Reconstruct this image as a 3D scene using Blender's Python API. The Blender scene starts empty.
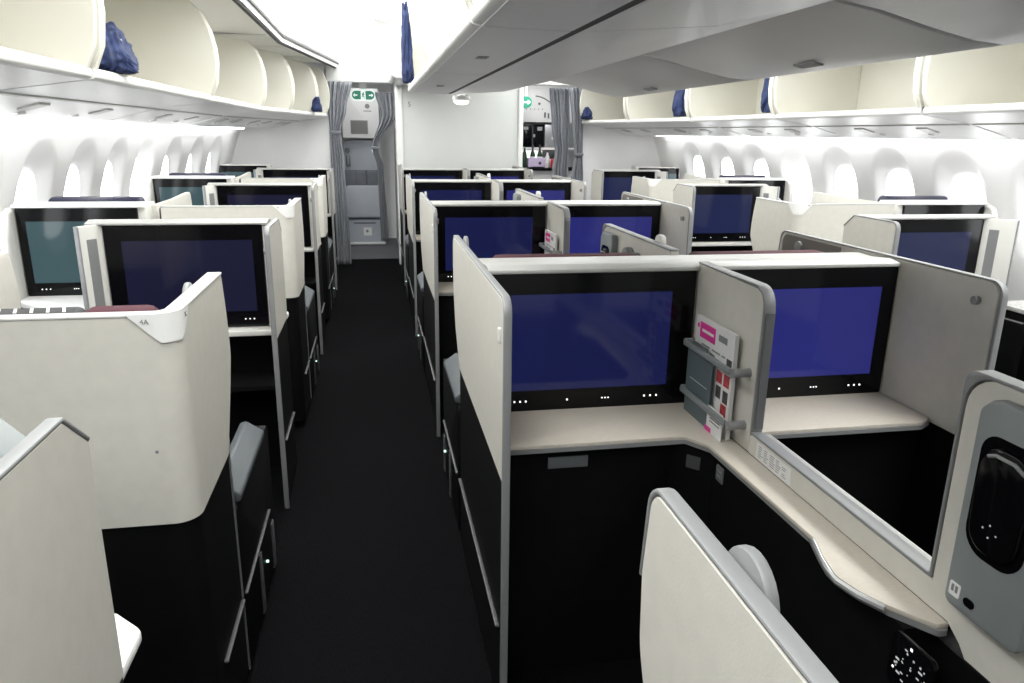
import bpy, bmesh, math, random
from mathutils import Vector, Matrix, noise
random.seed(7)
SC = bpy.context.scene
COL = SC.collection
R = math.radians

# ------------------------------------------------------------------ materials
def mat(name, col, rough=0.5, metal=0.0, var=0.0, scale=8.0, bump=0.0, bscale=60.0, emit=None, estr=0.0, spec=0.5, coat=0.0, stretch=None):
    m = bpy.data.materials.new(name); m.use_nodes = True
    nt = m.node_tree; b = nt.nodes['Principled BSDF']
    b.inputs['Base Color'].default_value = (*col, 1)
    b.inputs['Roughness'].default_value = rough
    b.inputs['Metallic'].default_value = metal
    b.inputs['Specular IOR Level'].default_value = spec
    if coat: b.inputs['Coat Weight'].default_value = coat; b.inputs['Coat Roughness'].default_value = 0.05
    tc = None
    if var or bump:
        tc = nt.nodes.new('ShaderNodeTexCoord')
        src = tc.outputs['Object']
        if stretch:
            mp = nt.nodes.new('ShaderNodeMapping'); mp.inputs['Scale'].default_value = stretch
            nt.links.new(src, mp.inputs['Vector']); src = mp.outputs['Vector']
    if var:
        n = nt.nodes.new('ShaderNodeTexNoise'); n.inputs['Scale'].default_value = scale; n.inputs['Detail'].default_value = 4
        nt.links.new(src, n.inputs['Vector'])
        r = nt.nodes.new('ShaderNodeValToRGB')
        r.color_ramp.elements[0].position = 0.3; r.color_ramp.elements[1].position = 0.7
        r.color_ramp.elements[0].color = tuple(max(0, c*(1-var)) for c in col)+(1,)
        r.color_ramp.elements[1].color = tuple(min(1, c*(1+var)) for c in col)+(1,)
        nt.links.new(n.outputs['Fac'], r.inputs['Fac']); nt.links.new(r.outputs['Color'], b.inputs['Base Color'])
    if bump:
        n2 = nt.nodes.new('ShaderNodeTexNoise'); n2.inputs['Scale'].default_value = bscale; n2.inputs['Detail'].default_value = 3
        nt.links.new(src, n2.inputs['Vector'])
        bp = nt.nodes.new('ShaderNodeBump'); bp.inputs['Strength'].default_value = bump; bp.inputs['Distance'].default_value = 0.004
        nt.links.new(n2.outputs['Fac'], bp.inputs['Height']); nt.links.new(bp.outputs['Normal'], b.inputs['Normal'])
    if emit:
        b.inputs['Emission Color'].default_value = (*emit, 1); b.inputs['Emission Strength'].default_value = estr
    return m

M = {}
M['panel'] = mat('greige_laminate', (0.62,0.60,0.55), 0.42, var=0.03, scale=30, bump=0.05, bscale=300)
M['panel2'] = mat('pale_moulded_plastic', (0.70,0.69,0.655), 0.4, var=0.02, scale=12)
M['ledge'] = mat('ledge_plastic', (0.47,0.47,0.455), 0.35, var=0.02, scale=12)
M['trim'] = mat('grey_edge_trim', (0.255,0.26,0.265), 0.45, metal=0.1)
M['strip'] = mat('dark_kick_strip', (0.05,0.05,0.052), 0.5)
M['trimd'] = mat('dark_edge_trim', (0.16,0.165,0.17), 0.4, metal=0.2)
M['alu'] = mat('satin_metal', (0.55,0.56,0.57), 0.3, metal=0.8)
M['black'] = mat('black_laminate', (0.0045,0.0045,0.005), 0.55, var=0.15, scale=20, spec=0.12)
M['blackd'] = mat('black_recess', (0.004,0.004,0.005), 0.8, spec=0.1)
M['gloss'] = mat('black_gloss_bezel', (0.0035,0.0035,0.0045), 0.10, spec=0.22)
M['desk'] = mat('beige_desk_laminate', (0.60,0.55,0.48), 0.4, var=0.05, scale=60, stretch=(1,6,1))
M['carpet'] = mat('charcoal_carpet', (0.0048,0.0048,0.0056), 0.95, var=0.45, scale=90, bump=0.8, bscale=160, spec=0.03, stretch=(3,0.5,1))
M['wall'] = mat('white_cabin_lining', (0.80,0.80,0.80), 0.5, var=0.015, scale=5)
M['bulk'] = mat('bulkhead_laminate', (0.62,0.635,0.625), 0.5, var=0.02, scale=4)
M['under'] = mat('bin_underside', (0.72,0.72,0.72), 0.3, var=0.03, scale=3)
M['binside'] = mat('closed_bin_shell', (0.70,0.70,0.69), 0.38, var=0.03, scale=3)
M['cream'] = mat('cream_bin_liner', (0.72,0.705,0.64), 0.55, var=0.02, scale=4)
M['lip'] = mat('white_bin_lip', (0.86,0.86,0.85), 0.35, var=0.01)
M['ceil'] = mat('white_ceiling', (0.85,0.85,0.84), 0.6, var=0.01)
M['lamp'] = mat('cove_glow_emitter', (0.9,0.9,0.9), 0.5, emit=(0.985,1.0,0.97), estr=3.5)  # emission stands in for the ceiling brightened by cove light
M['wash'] = mat('wash_light_diffuser', (0.9,0.9,0.9), 0.5, emit=(1.0,1.0,1.0), estr=9.5)
M['dome'] = mat('dome_diffuser', (0.9,0.9,0.9), 0.5, emit=(1,1,0.98), estr=2.0)
M['pane'] = mat('daylit_window_pane', (0.8,0.82,0.85), 0.1, emit=(0.97,0.99,1.0), estr=3.0)
def screen(name, col, s):
    m = mat(name, (0.004,0.004,0.006), 0.08, emit=col, estr=s, spec=0.35)
    nt = m.node_tree; b = nt.nodes['Principled BSDF']
    tc = nt.nodes.new('ShaderNodeTexCoord'); n = nt.nodes.new('ShaderNodeTexNoise'); n.inputs['Scale'].default_value = 3.0
    r = nt.nodes.new('ShaderNodeValToRGB')
    r.color_ramp.elements[0].color = tuple(c*0.82 for c in col)+(1,); r.color_ramp.elements[1].color = tuple(c*1.2 for c in col)+(1,)
    nt.links.new(tc.outputs['Object'], n.inputs['Vector']); nt.links.new(n.outputs['Fac'], r.inputs['Fac']); nt.links.new(r.outputs['Color'], b.inputs['Emission Color'])
    return m
M['scr_c'] = screen('lit_blue_screen', (0.0046,0.0064,0.037), 1.0)
M['scr_b'] = screen('mid_blue_screen', (0.0075,0.011,0.040), 1.0)
M['scr_r'] = screen('lit_violet_blue_screen', (0.0118,0.0132,0.096), 1.0)
M['scr_n'] = screen('dim_navy_screen', (0.0052,0.0054,0.018), 1.0)
M['scr_t'] = screen('teal_reflection_screen', (0.026,0.054,0.060), 1.0)  # teal glow paints in the windows reflected on the glass
M['icon'] = mat('lit_icon', (0.8,0.8,0.8), 0.5, emit=(1,1,1), estr=1.0)
M['icond'] = mat('dim_icon', (0.5,0.5,0.52), 0.5, emit=(1,1,1), estr=0.12)
M['vfloor'] = mat('grey_vestibule_floor', (0.10,0.10,0.11), 0.5, var=0.2, scale=50)
M['green_led'] = mat('green_led', (0.6,0.9,0.8), 0.5, emit=(0.6,1,0.9), estr=0.8)
M['burg'] = mat('burgundy_fabric', (0.065,0.012,0.022), 0.85, var=0.15, scale=60, bump=0.3, bscale=300)
M['fab'] = mat('charcoal_fabric', (0.055,0.055,0.058), 0.9, var=0.15, scale=60, bump=0.4, bscale=300)
M['navy'] = mat('navy_headrest_leather', (0.018,0.02,0.05), 0.45, var=0.1)
M['pad'] = mat('grey_armrest_leather', (0.075,0.085,0.095), 0.45, bump=0.1, bscale=120)
M['brown'] = mat('taupe_wing_lining', (0.20,0.185,0.17), 0.7, var=0.05)
M['stitch'] = mat('white_stitching', (0.7,0.7,0.68), 0.8)
M['blue'] = mat('navy_blanket', (0.014,0.027,0.095), 0.75, var=0.35, scale=25, bump=0.3, bscale=90)
M['sheet'] = mat('white_sheet', (0.85,0.85,0.86), 0.8)
M['curt'] = mat('grey_curtain_cloth', (0.27,0.28,0.31), 0.9, var=0.1, scale=40, bump=0.2, bscale=200)
M['white'] = mat('white_plastic', (0.82,0.82,0.81), 0.4, var=0.01)
M['mark'] = mat('grey_print', (0.22,0.22,0.23), 0.7)
M['markd'] = mat('dark_print', (0.06,0.06,0.065), 0.7)
M['cons'] = mat('grey_console_plastic', (0.22,0.24,0.245), 0.42, var=0.03)
M['consd'] = mat('dark_console_side', (0.13,0.14,0.145), 0.45)
M['jump'] = mat('blue_grey_jump_seat', (0.46,0.49,0.54), 0.55, var=0.03)
M['jumpd'] = mat('grey_harness', (0.17,0.18,0.20), 0.8, var=0.1)
M['green'] = mat('lit_green_sign', (0.02,0.22,0.14), 0.4, emit=(0.01,0.17,0.105), estr=0.3)
M['signw'] = mat('lit_white_sign', (0.85,0.9,0.88), 0.4, emit=(0.8,0.95,0.9), estr=0.35)
M['moni'] = mat('grey_attendant_screen', (0.16,0.16,0.155), 0.25)
M['steel'] = mat('galley_steel', (0.45,0.46,0.48), 0.35, metal=0.6, var=0.05)
M['glassg'] = mat('green_bottle_glass', (0.015,0.05,0.02), 0.1)
M['foil'] = mat('foil_cap', (0.10,0.10,0.11), 0.35, metal=0.5)
M['purple'] = mat('lilac_bucket', (0.68,0.56,0.78), 0.5)
M['basket'] = mat('pale_basket', (0.72,0.60,0.52), 0.8, var=0.2, scale=60)
M['red'] = mat('red_can', (0.45,0.02,0.04), 0.3)
M['pink'] = mat('pink_print', (0.72,0.045,0.30), 0.5)
M['paper'] = mat('white_paper', (0.74,0.74,0.74), 0.5)
M['slate'] = mat('slate_card', (0.105,0.135,0.145), 0.45)
M['photo'] = mat('red_photo_print', (0.42,0.05,0.06), 0.5, var=0.5, scale=70)
M['photod'] = mat('dark_photo_print', (0.06,0.055,0.06), 0.5, var=0.6, scale=70)
M['granite'] = mat('speckled_desk', (0.5,0.49,0.47), 0.4, var=0.3, scale=70)

# ------------------------------------------------------------------ mesh tools
def arc(cx, cy, r, a0, a1, n):
    return [(cx+r*math.cos(a0+(a1-a0)*i/n), cy+r*math.sin(a0+(a1-a0)*i/n)) for i in range(n+1)]
def rp(pts, rad, n=6):
    """rounded polygon; rad is one radius or a list (0 keeps the corner sharp)"""
    out = []; N = len(pts)
    for i, p in enumerate(pts):
        r = rad[i] if isinstance(rad, (list, tuple)) else rad
        if r <= 0: out.append(tuple(p)); continue
        P = Vector(p); A = Vector(pts[i-1])-P; B = Vector(pts[(i+1) % N])-P
        la, lb = A.length, B.length; A.normalize(); B.normalize()
        ang = A.angle(B); t = min(r/math.tan(ang/2), la*0.49, lb*0.49); rr = t*math.tan(ang/2)
        c = P+(A+B).normalized()*(rr/math.sin(ang/2))
        s = P+A*t; e = P+B*t
        a0 = math.atan2(s.y-c.y, s.x-c.x); a1 = math.atan2(e.y-c.y, e.x-c.x)
        d = a1-a0
        while d > math.pi: d -= 2*math.pi
        while d < -math.pi: d += 2*math.pi
        for k in range(n+1): out.append((c.x+rr*math.cos(a0+d*k/n), c.y+rr*math.sin(a0+d*k/n)))
    return out
def rect(x0, x1, y0, y1): return [(x0,y0),(x1,y0),(x1,y1),(x0,y1)]

class MB:
    def __init__(s, sx=1): s.bm = bmesh.new(); s.sx = sx
    def _bev(s, faces, bev, seg=2):
        if bev <= 0: return
        es = {e for f in faces for e in f.edges if len(e.link_faces) == 2 and e.calc_face_angle(0) > 0.6}
        bmesh.ops.bevel(s.bm, geom=list(es), offset=bev, segments=seg, affect='EDGES', profile=0.5, clamp_overlap=True)
    def prism(s, pts, plane, a, b, bev=0, seg=2):
        f = {'xy': lambda p, h: (p[0], p[1], h), 'yz': lambda p, h: (h, p[0], p[1]), 'xz': lambda p, h: (p[0], h, p[1])}[plane]
        va = [s.bm.verts.new(f(p, a)) for p in pts]; vb = [s.bm.verts.new(f(p, b)) for p in pts]
        fs = [s.bm.faces.new(va), s.bm.faces.new(vb[::-1])]
        n = len(pts)
        for i in range(n): fs.append(s.bm.faces.new((va[i], vb[i], vb[(i+1) % n], va[(i+1) % n])))
        bmesh.ops.recalc_face_normals(s.bm, faces=fs)
        s._bev(fs, bev, seg); return s
    def box(s, x0, x1, y0, y1, z0, z1, bev=0, seg=2):
        return s.prism(rect(x0, x1, y0, y1), 'xy', z0, z1, bev, seg)
    def cyl(s, p0, p1, r0, r1=None, seg=20):
        p0, p1 = Vector(p0), Vector(p1); r1 = r0 if r1 is None else r1
        d = p1-p0; q = d.to_track_quat('Z', 'Y')
        A = [s.bm.verts.new(p0+q @ Vector((r0*math.cos(t), r0*math.sin(t), 0))) for t in [2*math.pi*i/seg for i in range(seg)]]
        B = [s.bm.verts.new(p1+q @ Vector((r1*math.cos(t), r1*math.sin(t), 0))) for t in [2*math.pi*i/seg for i in range(seg)]]
        fs = [s.bm.faces.new(A[::-1]), s.bm.faces.new(B)]
        for i in range(seg): fs.append(s.bm.faces.new((A[i], A[(i+1) % seg], B[(i+1) % seg], B[i])))
        return s
    def lathe(s, prof, c=(0,0,0), seg=20):
        rings = [[s.bm.verts.new((c[0]+r*math.cos(2*math.pi*i/seg), c[1]+r*math.sin(2*math.pi*i/seg), c[2]+z)) for i in range(seg)] for r, z in prof]
        for a, b in zip(rings, rings[1:]):
            for i in range(seg): s.bm.faces.new((a[i], a[(i+1) % seg], b[(i+1) % seg], b[i]))
        s.bm.faces.new(rings[0][::-1]); s.bm.faces.new(rings[-1]); return s
    def tube(s, pts, r, seg=8):
        pts = [Vector(p) for p in pts]; rings = []
        for i, p in enumerate(pts):
            d = (pts[min(i+1, len(pts)-1)]-pts[max(i-1, 0)]).normalized(); q = d.to_track_quat('Z', 'Y')
            rings.append([s.bm.verts.new(p+q @ Vector((r*math.cos(2*math.pi*k/seg), r*math.sin(2*math.pi*k/seg), 0))) for k in range(seg)])
        for a, b in zip(rings, rings[1:]):
            for i in range(seg): s.bm.faces.new((a[i], a[(i+1) % seg], b[(i+1) % seg], b[i]))
        s.bm.faces.new(rings[0][::-1]); s.bm.faces.new(rings[-1]); return s
    def grid(s, fn, nu, nv):
        V = [[s.bm.verts.new(fn(i/nu, j/nv)) for j in range(nv+1)] for i in range(nu+1)]
        for i in range(nu):
            for j in range(nv): s.bm.faces.new((V[i][j], V[i+1][j], V[i+1][j+1], V[i][j+1]))
        return s
    def build(s, name, m, parent=None, smooth=35, loc=None):
        if s.sx < 0:
            for v in s.bm.verts: v.co.x = -v.co.x
        bmesh.ops.recalc_face_normals(s.bm, faces=s.bm.faces[:])
        me = bpy.data.meshes.new(name); s.bm.to_mesh(me); s.bm.free()
        me.materials.append(M[m] if isinstance(m, str) else m)
        me.shade_smooth(); me.set_sharp_from_angle(angle=R(smooth))
        o = bpy.data.objects.new(name, me); COL.objects.link(o)
        if parent: o.parent = parent
        if loc: o.location = loc
        return o

def tag(o, label=None, cat=None, group=None, kind=None):
    if label: o['label'] = label
    if cat: o['category'] = cat
    if group: o['group'] = group
    if kind: o['kind'] = kind
    return o
def empty(name, loc, label, cat, group=None, rz=0):
    o = bpy.data.objects.new(name, None); COL.objects.link(o)
    o.location = loc; o.rotation_euler.z = rz; o.empty_display_size = 0.1
    return tag(o, label, cat, group)
def struct(o): o['kind'] = 'structure'; return o
def copy_thing(root, loc, label, group=None):
    r = root.copy(); COL.objects.link(r); r.location = loc; r['label'] = label
    if group: r['group'] = group
    for ch in list(root.children):
        c = ch.copy(); COL.objects.link(c); c.parent = r
        for g in list(ch.children):
            d = g.copy(); COL.objects.link(d); d.parent = c
    return r
def text(name, s, size, m, parent, matrix, depth=0.0006):
    cu = bpy.data.curves.new(name, 'FONT'); cu.body = s; cu.size = size; cu.extrude = depth; cu.align_x = 'CENTER'; cu.align_y = 'CENTER'
    t = bpy.data.objects.new(name+'_tmp', cu); COL.objects.link(t)
    dg = bpy.context.evaluated_depsgraph_get(); me = bpy.data.meshes.new_from_object(t.evaluated_get(dg))
    bpy.data.objects.remove(t); bpy.data.curves.remove(cu)
    me.transform(matrix); me.name = name; me.materials.clear(); me.materials.append(M[m])
    o = bpy.data.objects.new(name, me); COL.objects.link(o)
    if parent: o.parent = parent
    return o
def frame(o, x, y):   # matrix with local X->x, Y->y at origin o
    x = Vector(x).normalized(); y = Vector(y).normalized(); z = x.cross(y)
    return Matrix(((x.x,y.x,z.x,o[0]),(x.y,y.y,z.y,o[1]),(x.z,y.z,z.z,o[2]),(0,0,0,1)))

MID = 0.95
YB, YF = -2.2, 8.72          # cabin from the added aft wall to the forward bulkhead
YV = 11.0                    # far end of the forward vestibule
def lip_shift(y): return 0.16*max(0.0, y-6.2)
def wall_shift(y): return 0.06*max(0.0, y-5.9)
def rail_shift(y): return 0.139*max(0.0, y-6.4)

# ------------------------------------------------------------------ setting
struct(MB().box(-2.0, 3.9, YB, YV, -0.05, 0.0).build('floor', 'carpet'))
struct(MB().box(-1.6, 3.6, YF+0.45, YV, 0.0, 0.006).build('floor_vestibule', 'vfloor'))
WY = {-1: [2.36,2.96,3.56,4.16,4.76,5.36,5.97,6.62,7.28,7.92], 1: [2.25,2.87,3.49,4.11,4.73,5.35,5.97,6.60,7.22,7.84]}
def prof_x(z):   # half width of the lining measured from the cabin middle
    P = [(0,2.66),(0.5,2.72),(0.95,2.68),(1.15,2.64),(1.43,2.55),(1.56,2.48),(1.75,2.36),(2.1,2.0)]
    for (z0,x0),(z1,x1) in zip(P, P[1:]):
        if z <= z1: return x0+(x1-x0)*(z-z0)/(z1-z0)
    return P[-1][1]
def win_depth(y, z, sgn):
    d = 0.0
    for w in WY[sgn]:
        if abs(y-w) > 0.3: continue
        ey, ez = abs(y-w), z-1.13
        q = (ey/0.215)**2.6+(abs(ez)/0.31)**2.6; r = q**(1/2.6)
        zi = z-1.10
        qi = ((ey/0.150)**2.8+(abs(zi)/0.192)**2.8)**(1/2.8)
        if r < 1:
            dz = 0.052+0.022*max(-0.7, min(1.0, zi/0.2))
            if qi <= 1: d = max(d, dz)
            else:
                t = (1-r)/max(1e-6, (1-r)+(qi-1)*0.75)
                d = max(d, dz*min(1.0, t*1.15))
    return d
def side_wall(sgn, name):
    mb = MB(); zs = [0,0.3,0.6,0.78]+[0.8+0.0125*i for i in range(60)]+[]
    ys = []; y = YB
    while y < YF+0.001:
        ys.append(min(y, YF)); y += (0.02 if 2.0 <= y else 0.2)
    if ys[-1] < YF: ys.append(YF)
    def f(i, j):
        y, z = ys[i], zs[j]
        return (MID+sgn*(prof_x(z)-wall_shift(y)+win_depth(y, z, sgn)), y, z)
    V = [[mb.bm.verts.new(f(i, j)) for j in range(len(zs))] for i in range(len(ys))]
    for i in range(len(ys)-1):
        for j in range(len(zs)-1): mb.bm.faces.new((V[i][j], V[i+1][j], V[i+1][j+1], V[i][j+1]))
    struct(mb.build(name, 'wall', smooth=60))
side_wall(-1, 'wall_left'); side_wall(1, 'wall_right')
k = 0
for sgn in (-1, 1):
    for w in WY[sgn]:
        k += 1
        x = -wall_shift(w)+0.044
        tilt = 0.1
        pts = [(0.147*math.copysign(abs(math.cos(t))**(2/2.8), math.cos(t)), 0.189*math.copysign(abs(math.sin(t))**(2/2.8), math.sin(t))) for t in [2*math.pi*i/40 for i in range(40)]]
        mb = MB()
        A = [mb.bm.verts.new((MID+sgn*(prof_x(1.10+b)+x+0.022*max(-0.7, b/0.2)), w+a, 1.10+b)) for a, b in pts]
        B = [mb.bm.verts.new((MID+sgn*(prof_x(1.10+b)+x+0.02+0.022*max(-0.7, b/0.2)), w+a, 1.10+b)) for a, b in pts]
        mb.bm.faces.new(A); mb.bm.faces.new(B[::-1])
        for i in range(40): mb.bm.faces.new((A[i], B[i], B[(i+1) % 40], A[(i+1) % 40]))
        struct(mb.build('window_%d' % k, 'pane'))
# ceiling: shallow vault over each aisle, flat over the middle
def ceil_mesh():
    P = [(-1.66,2.215),(-1.60,2.22),(-1.52,2.36),(-1.25,2.46),(-1.0,2.48),(-0.78,2.44),(-0.66,2.30),(-0.60,2.26)]
    pts = P+[(-a, b) for a, b in reversed(P)]
    mb = MB(); ys = [YB, 6.4, YF]
    def X(a, y): return MID+math.copysign(abs(a)-(rail_shift(y) if abs(a) > 1.1 else 0), a)
    V = [[mb.bm.verts.new((X(a, y), y, b)) for a, b in pts] for y in ys]
    for r0, r1 in zip(V, V[1:]):
        for i in range(len(pts)-1): mb.bm.faces.new((r0[i], r0[i+1], r1[i+1], r1[i]))
    return mb
struct(ceil_mesh().build('ceiling', 'ceil', smooth=50))
struct(MB().box(-1.9, 3.8, YB-0.05, YB, 0, 2.6).build('aft_closing_wall', 'wall'))  # unseen wall added behind the camera to keep the light in
# forward bulkheads with the two door openings
mb = MB()
mb.prism([(-1.95,0),(-0.47,0),(-0.47,2.45),(-1.95,2.45)], 'xz', YF, YF+0.05)
struct(mb.build('wall_front_left', 'wall'))
struct(MB().box(0.34, 1.66, YF, YF+0.06, 0, 2.45, 0.004).build('wall_front', 'bulk'))
struct(MB().box(2.40, 3.85, YF, YF+0.05, 0, 2.45).build('wall_front_right', 'wall'))
struct(MB().box(0.262, 0.345, YF-0.03, YF+0.10, 0, 2.30, 0.02, 3).build('trim_1', 'white'))
struct(MB().box(1.655, 1.715, YF-0.03, YF+0.10, 0, 2.30, 0.015, 3).build('trim_2', 'white'))
struct(MB().box(-0.5, 0.36, YF+0.0, YF+0.08, 2.02, 2.46, 0.015, 3).build('trim_3', 'white'))
struct(MB().box(1.70, 2.45, YF+0.0, YF+0.08, 2.04, 2.46, 0.015, 3).build('trim_4', 'white'))
struct(MB().prism(rp([(0.20,2.0),(0.60,2.0),(0.60,2.4),(0.20,2.4)], [0.06,0,0,0.03]), 'xz', 7.6, YF-0.03, 0.01).build('trim_5', 'under'))
# vestibule shell
struct(MB().box(-1.6, 3.6, YV, YV+0.05, 0, 2.5).build('wall_vestibule', 'wall'))
struct(MB().box(-1.6, 3.6, YF+0.08, YV, 2.30, 2.35).build('ceiling_vestibule', 'ceil'))
struct(MB().box(-1.6, -0.50, 9.9, 9.95, 0, 2.3).build('wall_vestibule_left', 'wall'))
struct(MB().box(0.30, 0.36, 8.85, 10.9, 0, 2.3).build('wall_vestibule_middle', 'wall'))
# glowing sheets added below both aisle vaults in place of cove light
for sgn, side in ((-1,'left'), (1,'right')):
    o = empty('cove_glow_sheet', (MID+sgn*1.16, 0, 2.40), 'long added glow sheet standing in for cove light above the %s aisle' % side, 'ceiling glow')
    mb = MB(); ys = [-0.4, 6.4, YF-0.02]
    V = [[mb.bm.verts.new((sgn*(a-rail_shift(y)), y, b)) for a, b in [(0.43,-0.165),(0.36,-0.058),(0.09,0.042),(-0.16,0.062),(-0.38,0.022),(-0.49,-0.11)]] for y in ys]
    for r0, r1 in zip(V, V[1:]):
        for i in range(5): mb.bm.faces.new((r0[i], r0[i+1], r1[i+1], r1[i]))
    d = mb.build('diffuser', 'lamp', o, smooth=60)
    mb = MB()
    for u, zz, w in ((0.475,-0.242,0.012), (0.44,-0.20,0.006)):
        mb.prism([(sgn*(u-w),1.0),(sgn*(u+w),1.0),(sgn*(u+w),6.4),(sgn*(u+w-0.32),YF-0.05),(sgn*(u-w-0.32),YF-0.05),(sgn*(u-w),6.4)], 'xy', zz-0.004, zz+0.004)
    mb.build('shadow_gap', 'markd', o)
    mb = MB()
    mb.prism([(sgn*0.45,1.0),(sgn*0.50,1.0),(sgn*0.50,6.4),(sgn*(0.18),YF-0.05),(sgn*(0.13),YF-0.05),(sgn*0.45,6.4)], 'xy', -0.236, -0.206)
    mb.build('rail', 'lip', o)
    # wash light above the windows
    o = empty('wall_wash_light', (MID+sgn*2.40, 0, 1.513 if sgn < 0 else 1.500), 'bright wash light strip under the bins along the %s wall' % side, 'strip light')
    mb = MB()
    mb.prism([(0,1.2),(sgn*0.035,1.2),(sgn*0.035,6.0),(sgn*(0.035-0.14),8.4),(sgn*-0.14,8.4),(0,6.0)], 'xy', 0.0, 0.012)
    mb.build('diffuser', 'wash', o)

# ------------------------------------------------------------------ overhead bins
BP = [(0.0,0.03),(-0.030,0.10),(-0.042,0.20),(-0.038,0.28),(-0.018,0.37),(0.02,0.45),(0.07,0.50)]   # front edge of an end panel: outboard, up
def bin_open(sgn, y0, y1, label):
    x0 = MID+sgn*(1.80-lip_shift(y0)); x1 = MID+sgn*(1.80-lip_shift(y1))
    L = math.hypot(x1-x0, y1-y0); rz = -math.atan2(x1-x0, y1-y0)
    o = empty('overhead_bin', (x0, y0, 1.65 if sgn < 0 else 1.626), label, 'overhead bin', 'open overhead bins', rz)
    g = 0.012
    mb = MB(sgn); mb.prism(rp([(0,0.0),(0.03,-0.004),(0.03,0.026),(0,0.036)], [0.012,0,0,0.012], 3), 'xz', g, L-g); mb.build('lip', 'lip', o)
    mb = MB(sgn); mb.prism([(0.012,0.018),(0.60,-0.02),(0.60,0.55),(0.585,0.55),(0.585,0.0),(0.012,0.034)], 'xz', g, L-g); mb.build('bucket', 'cream', o)
    prof = [(0.02,0.0)]+BP+[(0.3,0.535),(0.585,0.545),(0.585,0.0)]
    for (a, b) in ((0.03, 0.05), (L-0.05, L-0.03)):
        mb = MB(sgn); mb.prism(prof, 'xz', a, b, 0.003, 1); mb.build('end_panel', 'cream', o)
    inner = [(0.045,0.0)]+[(p[0]+0.006, p[1]) for p in BP]+[(0.3,0.53),(0.58,0.54),(0.58,0.0)]
    MB(sgn).prism(inner, 'xz', g, 0.031).build('end_filler', 'cream', o); MB(sgn).prism(inner, 'xz', L-0.031, L-g).build('end_filler', 'cream', o)
    mb = MB(sgn); mb.prism([(0.02,-0.004),(0.30,-0.045),(0.60,-0.125),(0.60,-0.10),(0.30,-0.022),(0.03,0.018)], 'xz', g, L-g, 0.002, 1)
    mb.build('underside', 'under', o)
    mb = MB(sgn)
    mb.prism([(0.29,-0.050),(0.31,-0.053),(0.31,-0.045),(0.29,-0.042)], 'xz', 0.02, L-0.02)
    for t in (0.3, 0.7):
        mb.prism([(0.36,-0.068),(0.44,-0.089),(0.44,-0.082),(0.36,-0.061)], 'xz', L*t-0.05, L*t+0.05)
    mb.build('service_panel', 'ledge', o)
    for t in (0.35, 0.65): MB(sgn).cyl((0.49,L*t,-0.090), (0.487,L*t,-0.104), 0.02).build('reading_light', 'white', o)
    mb = MB(sgn); mb.prism([(-0.155 if y0 < 6 else -0.07,0.548),(0.60,0.556),(0.60,0.575),(-0.155 if y0 < 6 else -0.07,0.570)], 'xz', g, L-g); mb.build('stowed_door', 'lip', o)
    return o
LJ = [0.80,2.65,4.48,6.28,7.10,8.00,8.60]; RJ = [0.9,2.10,3.50,4.95,6.34,7.47,8.58]
for side, sgn, J in (('left',-1,LJ), ('right',1,RJ)):
    w = ['nearest open','second open','third open','fourth open','fifth open','last open']
    if side == 'right': J = J[1:]; w = w[:4]+['last open']
    for i in range(len(J)-1): bin_open(sgn, J[i], J[i+1], '%s cream overhead bin over the %s windows, counted from the camera' % (w[i], side))
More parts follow.
